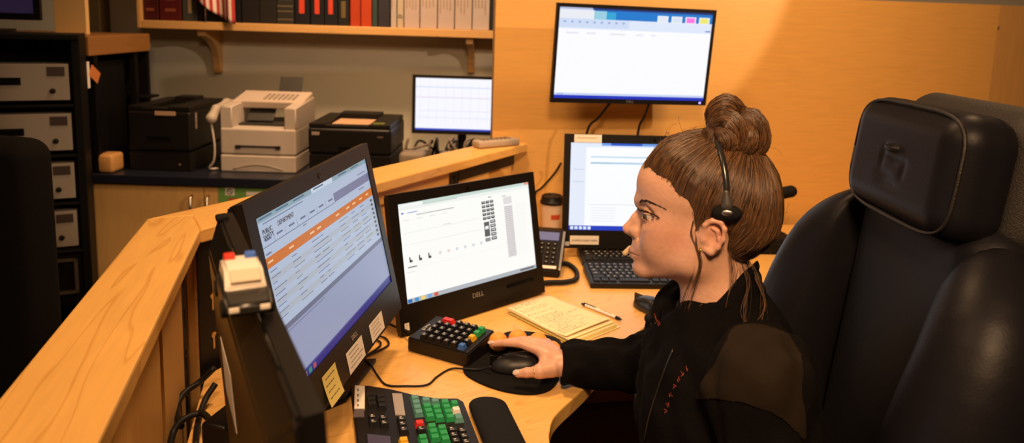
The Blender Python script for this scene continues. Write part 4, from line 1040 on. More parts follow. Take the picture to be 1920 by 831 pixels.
obj('imprint', boxes([(pl2*(.48+.045*i), pl2*(.48+.045*i)+.004, -.001, .001, .0040, .0044) for i in range(6)]), M_ink, pn)

# --- second mouse near the jacket
c = PZ(1208, 574, .75)
m2o = make_mouse('computer_mouse', 'black computer mouse with a white sticker beside the jacket', c+Vector((.014, 0, 0)), Vector((.64, -.77, 0)).normalized(), .108, DT+.001, mat('mouse_gloss', (.015, .015, .016), .25))
obj('sticker', box(.004, .022, -.012, .008, .0325, .0345, .0003), M_paper, m2o)

# --- black keyboards at the back
def make_keyboard(label, flx, fly, frx, fry, dep, z0, h):
    a, b = PZ(flx, fly, z0), PZ(frx, fry, z0); x = (b-a); x.z = 0; x.normalize()
    t = thing('keyboard', label, 'keyboard', (a.x, a.y, z0), math.atan2(x.y, x.x), 'black keyboards at the back of the desk'); L = .44
    bm = bmesh.new(); prof = [(0, 0), (dep, 0), (dep, h+.012), (0, h)]
    p = [bm.verts.new((0, y, z)) for y, z in prof]; q = [bm.verts.new((L, y, z)) for y, z in prof]
    for k in range(4): bm.faces.new((p[k], p[(k+1) % 4], q[(k+1) % 4], q[k]))
    bm.faces.new(p); bm.faces.new(q); bmesh.ops.recalc_face_normals(bm, faces=bm.faces); bmesh.ops.bevel(bm, geom=list(bm.edges), offset=.002, segments=2, affect='EDGES')
    obj('body', mesh_from(bm, 'body'), M_bezel, t)
    sl = math.atan2(.012, dep); nr = 6; pitch = (dep-.022)/nr
    lm = boxes([(-.003, .002, .0015, .004, .0046, .0049)])
    kc = keycap(.0175, pitch*.92, .0048, .0012); kc.materials.append(M_key)
    for j in range(nr):
        y = .014+pitch*(j+.5); widths = [1]*15
        if j == 0: widths = [1.25, 1.25, 1.25, 5.5, 1.25, 1.25, 1.25, 1.25, 1]
        elif j == 1: widths = [2.2]+[1]*11+[1.8]
        elif j == 2: widths = [1.75]+[1]*12+[1.2]
        elif j == 3: widths = [1.5]+[1]*13+[.5]
        xx = .010; sc = .285/15.
        for w_ in widths+[1, 1, 1]+[1, 1, 1, 1]:
            if xx+w_*sc > L-.008: break
            o = obj('key', kc, None, t, (xx+w_*sc/2, y, h+.012*y/dep-.0006), (sl, 0, 0)); o.scale = (w_*sc/.019, 1, 1)
            if w_ < 2 and j > 0: obj('legend', lm, M_leg, o)
            xx += w_*sc
    return t
make_keyboard('slim black keyboard in front of the back monitor, nearest the pen', 1107, 541, 1300, 543, .155, DT+.001, .014)
k2 = make_keyboard('black keyboard tucked under the back monitor behind the other keyboard', 1092, 500, 1290, 502, .13, DT+.001, .014)

# --- desk phone
ph0 = PZ(1018, 520, DT)
ph = thing('desk_phone', 'black desk phone with handset and coiled cord behind the middle computer', 'telephone', (ph0.x, ph0.y, DZ), math.radians(-8))
bm = bmesh.new(); prof = [(0, 0), (.20, 0), (.20, .10), (.16, .10), (0, .022)]
p = [bm.verts.new((-.12, y, z)) for y, z in prof]; q = [bm.verts.new((.05, y, z)) for y, z in prof]
for k in range(5): bm.faces.new((p[k], p[(k+1) % 5], q[(k+1) % 5], q[k]))
bm.faces.new(p); bm.faces.new(q); bmesh.ops.recalc_face_normals(bm, faces=bm.faces); bmesh.ops.bevel(bm, geom=list(bm.edges), offset=.004, segments=2, affect='EDGES')
obj('base', mesh_from(bm, 'base'), M_bezel, ph)
psl = math.atan2(.078, .16)
def onph(x, y): return (x, y, .022+y*math.tan(psl))
kcp = keycap(.014, .011, .004, .002); kcp.materials.append(M_key)
for i in range(4):
    for j in range(5):
        o = obj('button', kcp, None, ph, onph(-.035+.02*i, .03+.018*j), (psl, 0, 0)); obj('legend', boxes([(-.002, .002, -.001, .001, .0038, .0042)]), M_leg, o)
obj('display', xf(box(-.04, .035, -.018, .018, 0, .003, .0005), Matrix.Translation(onph(0, .135)) @ Matrix.Rotation(psl, 4, 'X')), mat('phone_lcd', (.10, .11, .16), .25, emit=(.16, .2, .5), estr=.35), ph)
obj('name_strip', xf(box(-.02, .03, -.006, .006, 0, .0015), Matrix.Translation(onph(.008, .012)) @ Matrix.Rotation(psl, 4, 'X')), M_paper, ph)
obj('side_trim', xf(box(.046, .053, 0, .17, 0, .006, .001), Matrix.Translation((0, .0, .024)) @ Matrix.Rotation(psl, 4, 'X')), M_metal, ph)
F = Field(*grid((-.13, -.02, .02), (-.04, .24, .20), .005))
F.chain([(-.085, .01, .055), (-.085, .05, .085), (-.085, .15, .135), (-.085, .19, .14)], [.026, .017, .017, .026], .02)
obj('handset', F.mesh('handset'), M_bezel, ph)
hs = PD(1012, 455, ph0.y+.1)
pts = []; path = catmull([PZ(x, y, DT+.018) for x, y in ((1030, 492), (1062, 490), (1080, 503), (1080, 518), (1060, 524), (1035, 525), (1010, 527))], 30)
for i, p in enumerate(path):
    t_ = path[min(i+1, len(path)-1)]-path[max(i-1, 0)]; t_.normalize(); s = Vector((t_.y, -t_.x, 0))
    for k in range(3):
        a_ = (i*3+k)*.9; q_ = p.lerp(path[min(i+1, len(path)-1)], k/3); pts.append(q_+s*.006*math.cos(a_)+Vector((0, 0, .006*math.sin(a_)-.008)))
tag(obj('coiled_cord', tube(pts, .0022, 5), M_cable), 'coiled black handset cord looped on the desk by the phone', 'cord')

# --- paper cup
cu = PZ(1036, 437, DT)
cp_ = thing('paper_cup', 'white paper coffee cup with a black lid behind the phone', 'cup', (cu.x, 2.60, DZ))
cp_.location.x = PD(1034, 400, 2.60).x
obj('sleeve', lathe([(0, 0), (.030, 0), (.040, .125), (.037, .125), (.028, .004), (0, .004)], 28), mat('cup_paper', (.70, .56, .44), .7), cp_)
obj('lid', lathe([(0, .123), (.0425, .123), (.043, .130), (.040, .134), (.037, .150), (.033, .152), (.031, .148), (0, .148)], 28), M_black, cp_)
bm = bmesh.new(); A = [(.0365*1.0+.0, a) for a in (0, 1)]
vs_ = []
for z in (.070, .088):
    rr_ = .030+.010*z/.125+.0007
    vs_.append([bm.verts.new((rr_*math.cos(math.radians(t)), rr_*math.sin(math.radians(t)), z)) for t in range(-95, -39, 5)])
for k in range(len(vs_[0])-1): bm.faces.new((vs_[0][k], vs_[0][k+1], vs_[1][k+1], vs_[1][k]))
lo_ = obj('logo', mesh_from(bm, 'logo'), mat('cup_red', (.55, .08, .03), .6), cp_); md = lo_.modifiers.new('t', 'SOLIDIFY'); md.thickness = .0006
# cable on the partition behind the phone
tag(obj('wall_cable', tube([PD(1052, 306, 2.70), PD(1040, 325, 2.72), PD(1016, 352, 2.72), PD(1004, 362, 2.72), PD(996, 395, 2.72), PD(994, 440, 2.66)], .004, 7, sub=6), M_cable), 'thin black cable drooping behind the middle computer', 'cable')

# --- black stand with padded bar behind the head
stp = PZ(1452, 475, DT)
bs = thing('desk_stand', 'black desk stand with a padded crossbar behind the head of the woman', 'stand', (PZ(1462, 470, DT).x, 2.52, DZ))
b0 = Vector(bs.location)
dS = 2.52
def sp2(x, y): return PD(x, y, dS)-b0
F = Field(*grid((-.15, -.09, -.005), (.15, .09, .30), .005))
obj('base', loft([(-.09, .06, 0, .035), (-.02, .06, 0, .055), (.03, .06, 0, .05), (.075, .06, 0, .02)]), M_rubber, bs)
obj('post', tube([(-.035, 0, .03), (-.035, 0, .10), (-.022, 0, .17), (-.012, 0, sp2(1450, 362).z)], [.014, .012, .012, .015], 12, sub=5), M_black, bs)
a = sp2(1440, 368); b = sp2(1483, 359)
F.cap(a, b, .021, .021, .005); obj('padded_bar', F.mesh('bar'), M_rubber, bs)

# --- plush at the right edge
pv = PZ(1935, 470, DT); pd3 = 2.35
pc = PD(1932, 415, pd3)
pt = thing('plush_toy', 'fluffy pinkish plush toy at the right edge behind the chair', 'plush toy', (pc.x, pd3, DZ))
F = Field(*grid((-.16, -.12, -.01), (.16, .12, .42), .006)); zc_ = pc.z-DZ
F.ell((.03, 0, .128), (.085, .08, .12), k=.03); F.ell((.02, 0, zc_), (.075, .07, .075), k=.03); F.ell((-.035, 0, zc_+.06), (.022, .018, .026), k=.012); F.ell((.07, 0, zc_+.065), (.022, .018, .026), k=.012)
F.ell((-.045, -.03, zc_-.05), (.03, .03, .035), k=.02); F.ell((.03, -.075, .036), (.03, .05, .03), k=.02)
fur = F.mesh('body')
obj('body', fur, mat('plush_pink', (.55, .36, .26), .95, noise=.25, nscale=120, sheen=.4), pt)
nv = len(fur.vertices); bmf = bmesh.new(); fur.update()
for i in rng.choice(nv, 1800): 
    v = fur.vertices[int(i)]; n_ = v.normal; p = v.co; j_ = Vector(rng.normal(0, .35, 3)); d = (n_+j_).normalized()
    s = d.orthogonal().normalized()*.0011
    bmf.faces.new((bmf.verts.new(p-s), bmf.verts.new(p+s), bmf.verts.new(p+d*.016+Vector((0, 0, -.003)))))
o = obj('fur', mesh_from(bmf, 'fur'), mat('plush_fur', (.62, .42, .32), .95, noise=.2), pt); o['kind'] = 'stuff'

# --- power brick and cables by the half wall
pb = PZ(305, 800, .74)
tag(obj('power_adapter', xf(smooth(box(-.022, .022, -.04, .04, 0, .14, .006, 3), 50), Matrix.Translation((-.435, 1.10, DZ)) @ Matrix.Rotation(math.radians(-15), 4, 'Z')), M_black), 'black power adapter standing against the half wall', 'power adapter')
for k, pts in enumerate(([(402, 690, .80), (375, 716, .77), (345, 738, .76), (330, 770, .748), (340, 800, .748)], [(404, 720, .78), (385, 750, .76), (372, 790, .748), (366, 840, .748)], [(396, 790, .77), (376, 775, .765), (340, 790, .762), (322, 820, .748), (318, 870, .748)])):
    tag(obj('floor_cable', tube([PZ(*p) for p in pts], .006, 8, sub=6), M_cable), ['black cable hanging down behind the foreground monitor, farthest from the camera', 'black cable hanging behind the foreground monitor, closest to it', 'black cable looping beside the power adapter'][k], 'cable', 'cables behind the foreground monitor')
for c_ in [o for o in C.objects if o.name.startswith('floor_cable')]: c_.name = 'loose_cable'

# ================================================================== chairs
M_lea = mat('black_leather', (.008, .0075, .010), .44, bump=.10, bscale=260, spec=.17)
M_lea2 = mat('grained_leather', (.014, .010, .007), .5, bump=.5, bscale=500)
def chair_base(t, x, y, zs):
    obj('gas_column', cyl(.028, .028, .08, zs, 18), M_steel, t)
    for k in range(5):
        a = k*2*math.pi/5+.3; e = Vector((.31*math.cos(a), .31*math.sin(a), .075))
        obj('base_leg', tube([(0, 0, .10), e], [.028, .018], 8), M_black, t)
        obj('caster', xf(lathe([(0, -.02), (.026, -.02), (.03, 0), (.026, .02), (0, .02)], 14), Matrix.Translation((e.x, e.y, .031)) @ Matrix.Rotation(math.pi/2, 4, 'X') ), M_rubber, t)
# the woman's chair: faces -x; local origin at the middle of the seat on the floor
CHX, CHY = .40, 1.16
ch = thing('office_chair', 'high-backed black leather office chair with headrest behind the woman', 'chair', (CHX, CHY, 0))
T0 = Matrix.Translation((-CHX, -CHY, 0))
tilt = math.radians(6); ax = (Vector((math.cos(tilt), 0, -math.sin(tilt))), Vector((0, 1, 0)), Vector((math.sin(tilt), 0, math.cos(tilt))))
def back_x(z): return .545+(z-.5)*.075     # front surface of the backrest
# headrest cushion
HX = .598
F = Field(*grid((.50, .95, 1.16), (.74, 1.38, 1.46), .004))
F.rbox((HX+.055, 1.16, 1.302), (.055, .158, .094), .045, ax, .004)
for (dy, dz, ry_, rz_) in ((-.02, .005, .030, .006), (.015, -.022, .026, .005), (.0, .022, .020, .005), (.028, .004, .007, .018), (-.038, -.006, .006, .016), (.0, -.034, .034, .004)):
    F.ell((HX-.004+dz*.1, 1.16+dy, 1.305+dz), (.0055, ry_, rz_), ax, .006, 'sub' if dz < .01 else 'add')
hr = obj('headrest', xf(F.mesh('headrest'), T0), M_lea, ch)
F = Field(*grid((.60, .93, 1.10), (.86, 1.40, 1.48), .005))
F.rbox((HX+.125, 1.16, 1.296), (.042, .175, .112), .05, ax, .004)
obj('headrest_shell', xf(F.mesh('shell'), T0), M_lea2, ch)
for s in (-1, 1):
    rim = []
    for i in range(40):
        a_ = i*2*math.pi/40; cy_, cz_ = math.copysign(abs(math.cos(a_))**.45, math.cos(a_))*.146, math.copysign(abs(math.sin(a_))**.45, math.sin(a_))*.083
        p = Vector((HX+.055, 1.16, 1.302))+ax[0]*(-.040)+ax[1]*cy_*1.065+ax[2]*cz_*1.09; rim.append(p)
    if s == 1: obj('piping', xf(tube(rim+[rim[0]], .0028, 6), T0), M_lea2, hr)
# backrest: centre panel and two bolsters
F = Field(*grid((.42, .80, .42), (.86, 1.56, 1.30), .006))
F.rbox((.665, 1.16, .86), (.065, .185, .385), .06, ax, .004)
cpn = obj('back_panel', xf(F.mesh('back_panel'), T0), M_lea, ch)
F = Field(*grid((.40, .74, .40), (.92, 1.60, 1.32), .006))
for s in (-1, 1):
    F.D[:] = .05
    y0 = 1.16+s*.205
    F.chain([tuple(v) for v in catmull([(.665, y0-s*.02, 1.165), (.625, y0+s*.035, 1.09), (.585, y0+s*.05, .95), (.560, y0+s*.05, .75), (.555, y0+s*.04, .58)], 5)], list(np.interp(np.linspace(0, 4, 21), range(5), [.058, .070, .079, .084, .08])), .02)
    F.op(lambda X, Y, Z, s=s: s*(Y-1.16)-.172+.0*X+.0*Z, (0, 0, 0), (2, 2, 2), .012, 'sub')
    obj('side_bolster', xf(F.mesh('side_bolster'), T0), M_lea, ch)
F = Field(*grid((.62, .82, .42), (.92, 1.50, 1.30), .007))
F.rbox((.765, 1.16, .85), (.05, .27, .40), .05, ax, .004)
obj('back_shell', xf(F.mesh('back_shell'), T0), M_lea2, ch)
obj('headrest_post', xf(tube([(.735, 1.16, 1.10), (.745, 1.16, 1.30)], .03, 10), T0), M_steel, ch)
F = Field(*grid((.02, .84, .36), (.72, 1.48, .56), .008)); F.rbox((.36, 1.16, .45), (.30, .27, .055), .05, None, .004)
obj('seat', xf(F.mesh('seat'), T0), M_lea, ch)
for s in (-1, 1):
    obj('armrest', xf(tube([(.60, 1.16+s*.31, .46), (.60, 1.16+s*.33, .66), (.50, 1.16+s*.33, .70), (.28, 1.16+s*.33, .70)], [.022, .022, .028, .03], 10, sub=4), T0), M_black, ch)
chair_base(ch, 0, 0, .40)
# empty chair at the far left
lc_ = PD(-82, 420, 1.62)
lch = thing('office_chair', 'dark office chair seen from behind at the far left edge', 'chair', (lc_.x, 1.62-.0, 0), math.radians(-14))
ztop = PD(30, 262, 1.62).z
F = Field(*grid((-.28, -.02, .48), (.28, .16, ztop+.04), .006)); F.rbox((0, .06, (ztop+.52)/2), (.185, .05, (ztop-.52)/2), .045, None, .004)
M_fab = mat('dark_fabric', (.006, .005, .005), .9, bump=.4, bscale=700, spec=.15)
bkr = obj('backrest', F.mesh('backrest'), M_fab, lch)
pl3 = PD(12, 350, 1.60)
obj('maker_label', box(.03, .062, .006, .0105, ztop-.15, ztop-.10), mat('maker_label', (.09, .07, .06), .6), bkr)
obj('back_post', tube([(0, .10, .45), (0, .11, .70)], .03, 10), M_black, lch)
F = Field(*grid((-.30, .0, .38), (.30, .62, .54), .008)); F.rbox((0, .34, .47), (.24, .24, .045), .04, None, .004)
obj('seat', F.mesh('seat'), M_fab, lch)
chair_base(lch, 0, 0, .43)
for o in lch.children:
    if o.name.startswith(('gas_column', 'base_leg', 'caster')): o.location.y += .34
# ================================================================== the woman
CHD = PD(1310, 420, 1.13)
_rd = Vector((CHD.x, CHD.y, 0)).normalized()
hn = Vector((-_rd.x, -_rd.y, 0)); hb_ = Vector((-hn.y, hn.x, 0))   # hn: her left (towards the camera)
if hb_.x < 0: hb_ = -hb_                                           # hb_: towards the back of her head
hz_ = Vector((0, 0, 1)); HAX = (hb_, hn, hz_)
def HW(x, y, w=0.):
    d = ray(x, y); t = (w-(EYE-CHD).dot(hn))/d.dot(hn); return EYE+d*t
def mir(p): return p-hn*(2*(p-CHD).dot(hn))
def both(p): return (p, mir(p))
def loc2(P): return (P-CHD).dot(hb_), P.z
def steps(*segs):
    out = []
    for a, b, s in segs: out += list(np.arange(a, b-1e-6, s))
    return np.array(out)

def head_mass(F, infl=0., face=True):
    F.ell(HW(1324, 352), (.093+infl, .073+infl, .081+infl), HAX, .02)
    F.ell(HW(1262, 349), (.053+infl, .060+infl, .052+infl), HAX, .03)
    F.ell(HW(1372, 385), (.052+infl, .060+infl, .070+infl), HAX, .03)
    if not face: return
    F.ell(HW(1272, 426), (.054, .050, .064), HAX, .03)
    F.ell(HW(1256, 474), (.046, .040, .036), HAX, .03)
    for s in (1, -1):
        def Q(x, y, w_): p = HW(x, y, w_); return p if s == 1 else mir(p)
        F.ell(Q(1293, 482, .047), (.024, .014, .024), HAX, .03)
        F.cap(Q(1290, 494, .046), Q(1215, 506, .012), .011, .011, .02)
        F.cap(Q(1300, 488, .050), Q(1322, 440, .060), .014, .014, .025)
        F.ell(Q(1250, 426, .043), (.030, .015, .018), HAX, .025)
        F.ell(Q(1238, 455, .034), (.026, .018, .026), HAX, .025)

EYEP = (1219, 403, .0335)
def skin_head(F):
    head_mass(F)
    F.ell(HW(1204, 499), (.0155, .019, .0150), HAX, .016)
    F.ell(HW(1213, 463), (.024, .026, .022), HAX, .016)
    F.ell(HW(1215, 374), (.014, .030, .010), HAX, .015)
    # nose
    F.chain([HW(1208, 388), HW(1194, 409), HW(1177, 428)], [.0072, .0074, .0082], .007)
    F.cap(HW(1179, 431), HW(1191, 441), .0065, .006, .006)
    for s in (1, -1):
        def Q(x, y, w_): p = HW(x, y, w_); return p if s == 1 else mir(p)
        F.cap(Q(1212, 398, .004), Q(1196, 432, .010), .0075, .0075, .010)
        F.ell(Q(1194, 436, .0115), (.0100, .0060, .0080), HAX, .006)
        F.ell(Q(1187, 445, .0075), (.0050, .0035, .0035), HAX, .003, 'sub')
        F.ell(Q(1205, 440, .019), (.004, .004, .010), HAX, .010, 'sub')
        F.cap(Q(1203, 377, .012), Q(1226, 384, .042), .0085, .0065, .014)
        # eye socket and lids
        e = Q(*EYEP)
        F.ell(Q(1204, 402, .040), (.021, .016, .0125), HAX, .012, 'sub')
        F.ell(e, (.0139, .0139, .0139), HAX, .003)
        F.chain([Q(1203, 391, .022), Q(1216, 392, .037), Q(1236, 402, .046)], [.0030, .0030, .0022], .006)
        od = (-hb_*.72+hn*(.70*s)).normalized(); ot = Vector((-od.y, od.x, 0))
        F.ell(e+od*.010+Vector((0, 0, -.0008)), (.012, .0158, .0034), (od, ot, hz_), .0012, 'sub')
    # lips
    for s in (1, -1):
        def Q(x, y, w_): p = HW(x, y, w_); return p if s == 1 else mir(p)
        F.chain([Q(1184.5, 467.5, 0), Q(1188, 470, .010), Q(1199, 478, .021)], [.0046, .0040, .0018], .005)
        F.chain([Q(1187, 479, 0), Q(1191, 480.5, .010), Q(1199, 480, .020)], [.0050, .0042, .0018], .005)
        F.chain([Q(1177, 473, 0), Q(1184, 475, .011), Q(1200, 480, .0250)], [.0008, .0010, .0012], .0015, 'sub')
    F.ell(HW(1181, 488), (.0055, .016, .0035), HAX, .006, 'sub')
    F.cap(HW(1179, 452), HW(1181, 461), .0016, .0018, .003, 'sub')
    # ears
    for s in (1, -1):
        def Q(x, y, w_): p = HW(x, y, w_); return p if s == 1 else mir(p)
        F.ell(Q(1338, 444, .0715), (.017, .006, .027), HAX, .006)
        F.chain([Q(1320, 436, .074), Q(1322, 422, .078), Q(1335, 414, .081), Q(1351, 417, .083), Q(1359, 430, .084), Q(1356, 450, .082), Q(1346, 464, .079), Q(1333, 473, .076), Q(1324, 468, .073)], [.0032, .0033, .0035, .0035, .0034, .0032, .0036, .0050, .0042], .004)
        F.chain([Q(1336, 428, .079), Q(1346, 434, .080), Q(1346, 450, .079)], [.0026, .0026, .0024], .003)
        F.ell(Q(1333, 449, .081), (.0070, .0060, .0095), HAX, .003, 'sub')
        F.ell(Q(1320, 449, .074), (.0045, .0040, .0055), HAX, .004)
    # neck
    F.cap(HW(1334, 462), HW(1356, 600), .050, .058, .03)

NB = HW(1372, 610)
SHL = HW(1428, 716, .160); SHR = mir(SHL)-hb_*.045+Vector((0, 0, -.055))
WRI = PZ(1046, 682, .788); ELR = Vector((.315, 1.485, .800))
ELL = SHL+Vector((.04, -.07, -.27)); WRL = Vector((.20, .985, .69))
PEL = Vector((.50, 1.165, .600))
fwd = -hb_
KNL = PEL+fwd*.40+hn*.11+Vector((0, 0, -.02)); KNR = PEL+fwd*.40-hn*.11+Vector((0, 0, -.02))
ANL = KNL+fwd*.03+Vector((0, 0, -.48)); ANR = KNR+fwd*.05+Vector((0, 0, -.48))
# hand joints (right hand on the mouse, thumb towards the camera)
HJ = {
 'thumb': ([PZ(1034, 693, .785), PZ(1012, 697, .786), PZ(988, 699, .780), PZ(971, 701, .774)], [.0140, .0112, .0104, .0082]),
 'index': ([PZ(1012, 658, .802), PZ(976, 645, .812), PZ(947, 643, .808), PZ(923, 645, .799)], [.0108, .0086, .0078, .0064]),
}
ix = HJ['index'][0]
def offs(dx, dy, dz, tipdz): return [p+Vector((dx*(1+.2*i), dy, dz+tipdz*i/3)) for i, p in enumerate(ix)]
HJ['middle'] = (offs(.004, .020, .000, -.012), [.0108, .0088, .0080, .0066])
HJ['ring'] = (offs(.008, .041, -.003, -.018), [.0104, .0084, .0076, .0064])
HJ['little'] = (offs(.018, .058, -.010, -.018), [.0100, .0082, .0074, .0062])
def skin_hand(F):
    for k in ('index', 'middle', 'ring', 'little'):
        F.cap(WRI+(HJ[k][0][0]-ix[0])*.35+Vector((0, .008, 0)), HJ[k][0][0], .017, .0125, .012)
    for k, (p, r) in HJ.items(): F.chain(p, r, .0025)
    F.cap(WRI+Vector((0, -.008, -.006)), HJ['thumb'][0][1], .017, .0125, .010)
    F.cap(HJ['thumb'][0][1], ix[0]+Vector((.012, 0, -.01)), .009, .009, .012)

xs = steps((-.10, -.06, .006), (-.06, .43, .0020), (.43, .72, .007))
ys = steps((.76, 1.01, .007), (1.01, 1.235, .0018), (1.235, 1.46, .007), (1.46, 1.70, .0020), (1.70, 1.72, .007))
zs = steps((-.01, .73, .009), (.73, .85, .0020), (.85, 1.07, .006), (1.07, 1.31, .0017), (1.31, 1.36, .005))
F = Field(xs, ys, zs)
skin_head(F)
F.cap(HW(1352, 580), Vector((.41, 1.14, .80)), .055, .08, .03); F.cap((.41, 1.14, .80), PEL, .08, .105, .03)
for S, E_, W_r, sg in ((SHR, ELR, WRI, 1), (SHL, ELL, WRL, -1)):
    F.cap(NB+Vector((0, 0, -.05)), S, .04, .042, .03); F.cap(S, E_, .040, .036, .02); F.cap(E_, W_r, .034, .024, .02)
skin_hand(F)
# left hand resting on the lap
lp = WRL+fwd*.07
F.cap(WRL, lp, .022, .026, .012, squash=((0, 0, 1), 1.6))
for k in range(4): F.chain([lp+hn*(.024-.016*k)+fwd*.01, lp+hn*(.026-.017*k)+fwd*.05, lp+hn*(.026-.017*k)+fwd*.075+Vector((0, 0, -.012))], [.0095, .009, .0075], .004)
F.chain([WRL-hn*.02+fwd*.02, lp-hn*.045+fwd*.01, lp-hn*.05+fwd*.04], [.012, .011, .009], .006)
for kn, an in ((KNL, ANL), (KNR, ANR)):
    F.cap(PEL+(kn-PEL)*.15, kn, .075, .055, .03); F.cap(kn, an, .052, .035, .02); F.cap(an, an+fwd*.13+Vector((0, 0, -.03)), .03, .028, .02)
FBODY = F; skin = F.mesh('body')
co = np.empty(len(skin.vertices)*3, np.float32); skin.vertices.foreach_get('co', co); co = co.reshape(-1, 3)
def dseg(P, a, b):
    a = np.array(a); b = np.array(b); d = b-a; t = np.clip(((P-a)@d)/(d@d+1e-12), 0, 1); return np.linalg.norm(P-a-t[:, None]*d, axis=1)
col = np.tile(np.array([.60, .345, .235], np.float32), (len(co), 1))
def blend(dist, r, c, f):
    k = (np.clip(1-dist/r, 0, 1)**1.0*f)[:, None]; col[:] = col*(1-k)+np.array(c)*k
for s in (0, 1):
    q = lambda x, y, w_: both(HW(x, y, w_))[s]
    blend(dseg(co, q(1244, 440, .05), q(1268, 448, .055)), .035, (.62, .27, .19), .6)
    blend(np.linalg.norm(co-np.array(q(1342, 440, .082)), axis=1), .026, (.62, .25, .17), .55)
    blend(dseg(co, q(1205, 392, .026), q(1236, 402, .045)), .011, (.36, .20, .16), .75)
    d = np.minimum(np.minimum(dseg(co, q(1185, 468, 0), q(1189, 470.5, .011)), dseg(co, q(1189, 470.5, .011), q(1200, 479, .022))), np.minimum(dseg(co, q(1188, 480, 0), q(1192, 481, .011)), dseg(co, q(1192, 481, .011), q(1200, 480, .021))))
    blend(np.maximum(d-.0035, 0), .0028, (.47, .185, .14), .8)
blend(np.linalg.norm(co-np.array(HW(1172, 430)), axis=1), .018, (.62, .28, .2), .5)
for k in ('thumb', 'index', 'middle', 'ring', 'little'): blend(np.linalg.norm(co-np.array(HJ[k][0][1]), axis=1), .016, (.60, .27, .19), .4)
col *= (1+.05*np.sin(co[:, 0]*310+4*np.sin(co[:, 2]*170))*np.sin(co[:, 2]*260+3*np.sin(co[:, 0]*140)))[:, None]
for mx_, my_ in ((1239, 465), (1214, 468), (1264, 399), (1215, 493)):
    h_ = FBODY.hit(mx_, my_, .95, 1.4)
    if h_ is not None: blend(np.linalg.norm(co-np.array(h_), axis=1), .0022, (.28, .13, .08), .7)
ca = skin.color_attributes.new('Col', 'FLOAT_COLOR', 'POINT')
ca.data.foreach_set('color', np.concatenate([col, np.ones((len(col), 1))], 1).astype(np.float32).ravel())
M_skin = vcol_mat('skin', rough=.42); nt = M_skin.node_tree; b_ = nt.nodes['Principled BSDF']
b_.inputs['Subsurface Weight'].default_value = .25; b_.inputs['Subsurface Radius'].default_value = (.010, .004, .002); b_.inputs['Subsurface Scale'].default_value = .5
tcn = nt.nodes.new('ShaderNodeTexCoord'); nn = nt.nodes.new('ShaderNodeTexNoise'); nn.inputs['Scale'].default_value = 700; bpn = nt.nodes.new('ShaderNodeBump'); bpn.inputs['Strength'].default_value = .12; bpn.inputs['Distance'].default_value = .001
nt.links.new(tcn.outputs['Object'], nn.inputs['Vector']); nt.links.new(nn.outputs['Fac'], bpn.inputs['Height']); nt.links.new(bpn.outputs[0], b_.inputs['Normal'])
person = thing('person', 'woman in a black fleece jacket with a headset, working at the desk', 'person', (PEL.x, PEL.y, 0))
PM = Matrix.Translation((-PEL.x, -PEL.y, 0))
def pobj(name, me, m, parent=None, **k): return obj(name, xf(me, PM), m, parent or person, **k)
bodyo = pobj('body', skin, M_skin)
sm = bodyo.modifiers.new('smooth', 'SMOOTH'); sm.factor = .5; sm.iterations = 2

# eyes
M_eye = mat('eye_white', (.46, .40, .37), .15)
for s in (1, -1):
    e = HW(*EYEP); e = e if s == 1 else mir(e)
    gaze = (-hb_*.76+hn*.65+Vector((0, 0, -.10))).normalized(); T = Matrix.Translation(e) @ gaze.to_track_quat('Z', 'Y').to_matrix().to_4x4()
    N = 24; prof = [(.0121*math.sin(t), .0121*math.cos(t)) for t in np.linspace(.0, math.pi, 20)]
    eo = pobj('eyeball', xf(lathe([(0 if i in (0, 19) else r_, z_) for i, (r_, z_) in enumerate(prof)], N), T), M_eye)
    iris = [(.0064*k/4, math.sqrt(.0125**2-(.0064*k/4)**2)) for k in range(5)]
    pobj('iris', xf(lathe(iris, 24), T), mat('iris_hazel', (.10, .075, .04), .1), eo)
    pup = [(.0024*k/3, math.sqrt(.01265**2-(.0024*k/3)**2)) for k in range(4)]
    pobj('pupil', xf(lathe(pup, 20), T), M_ink, eo)
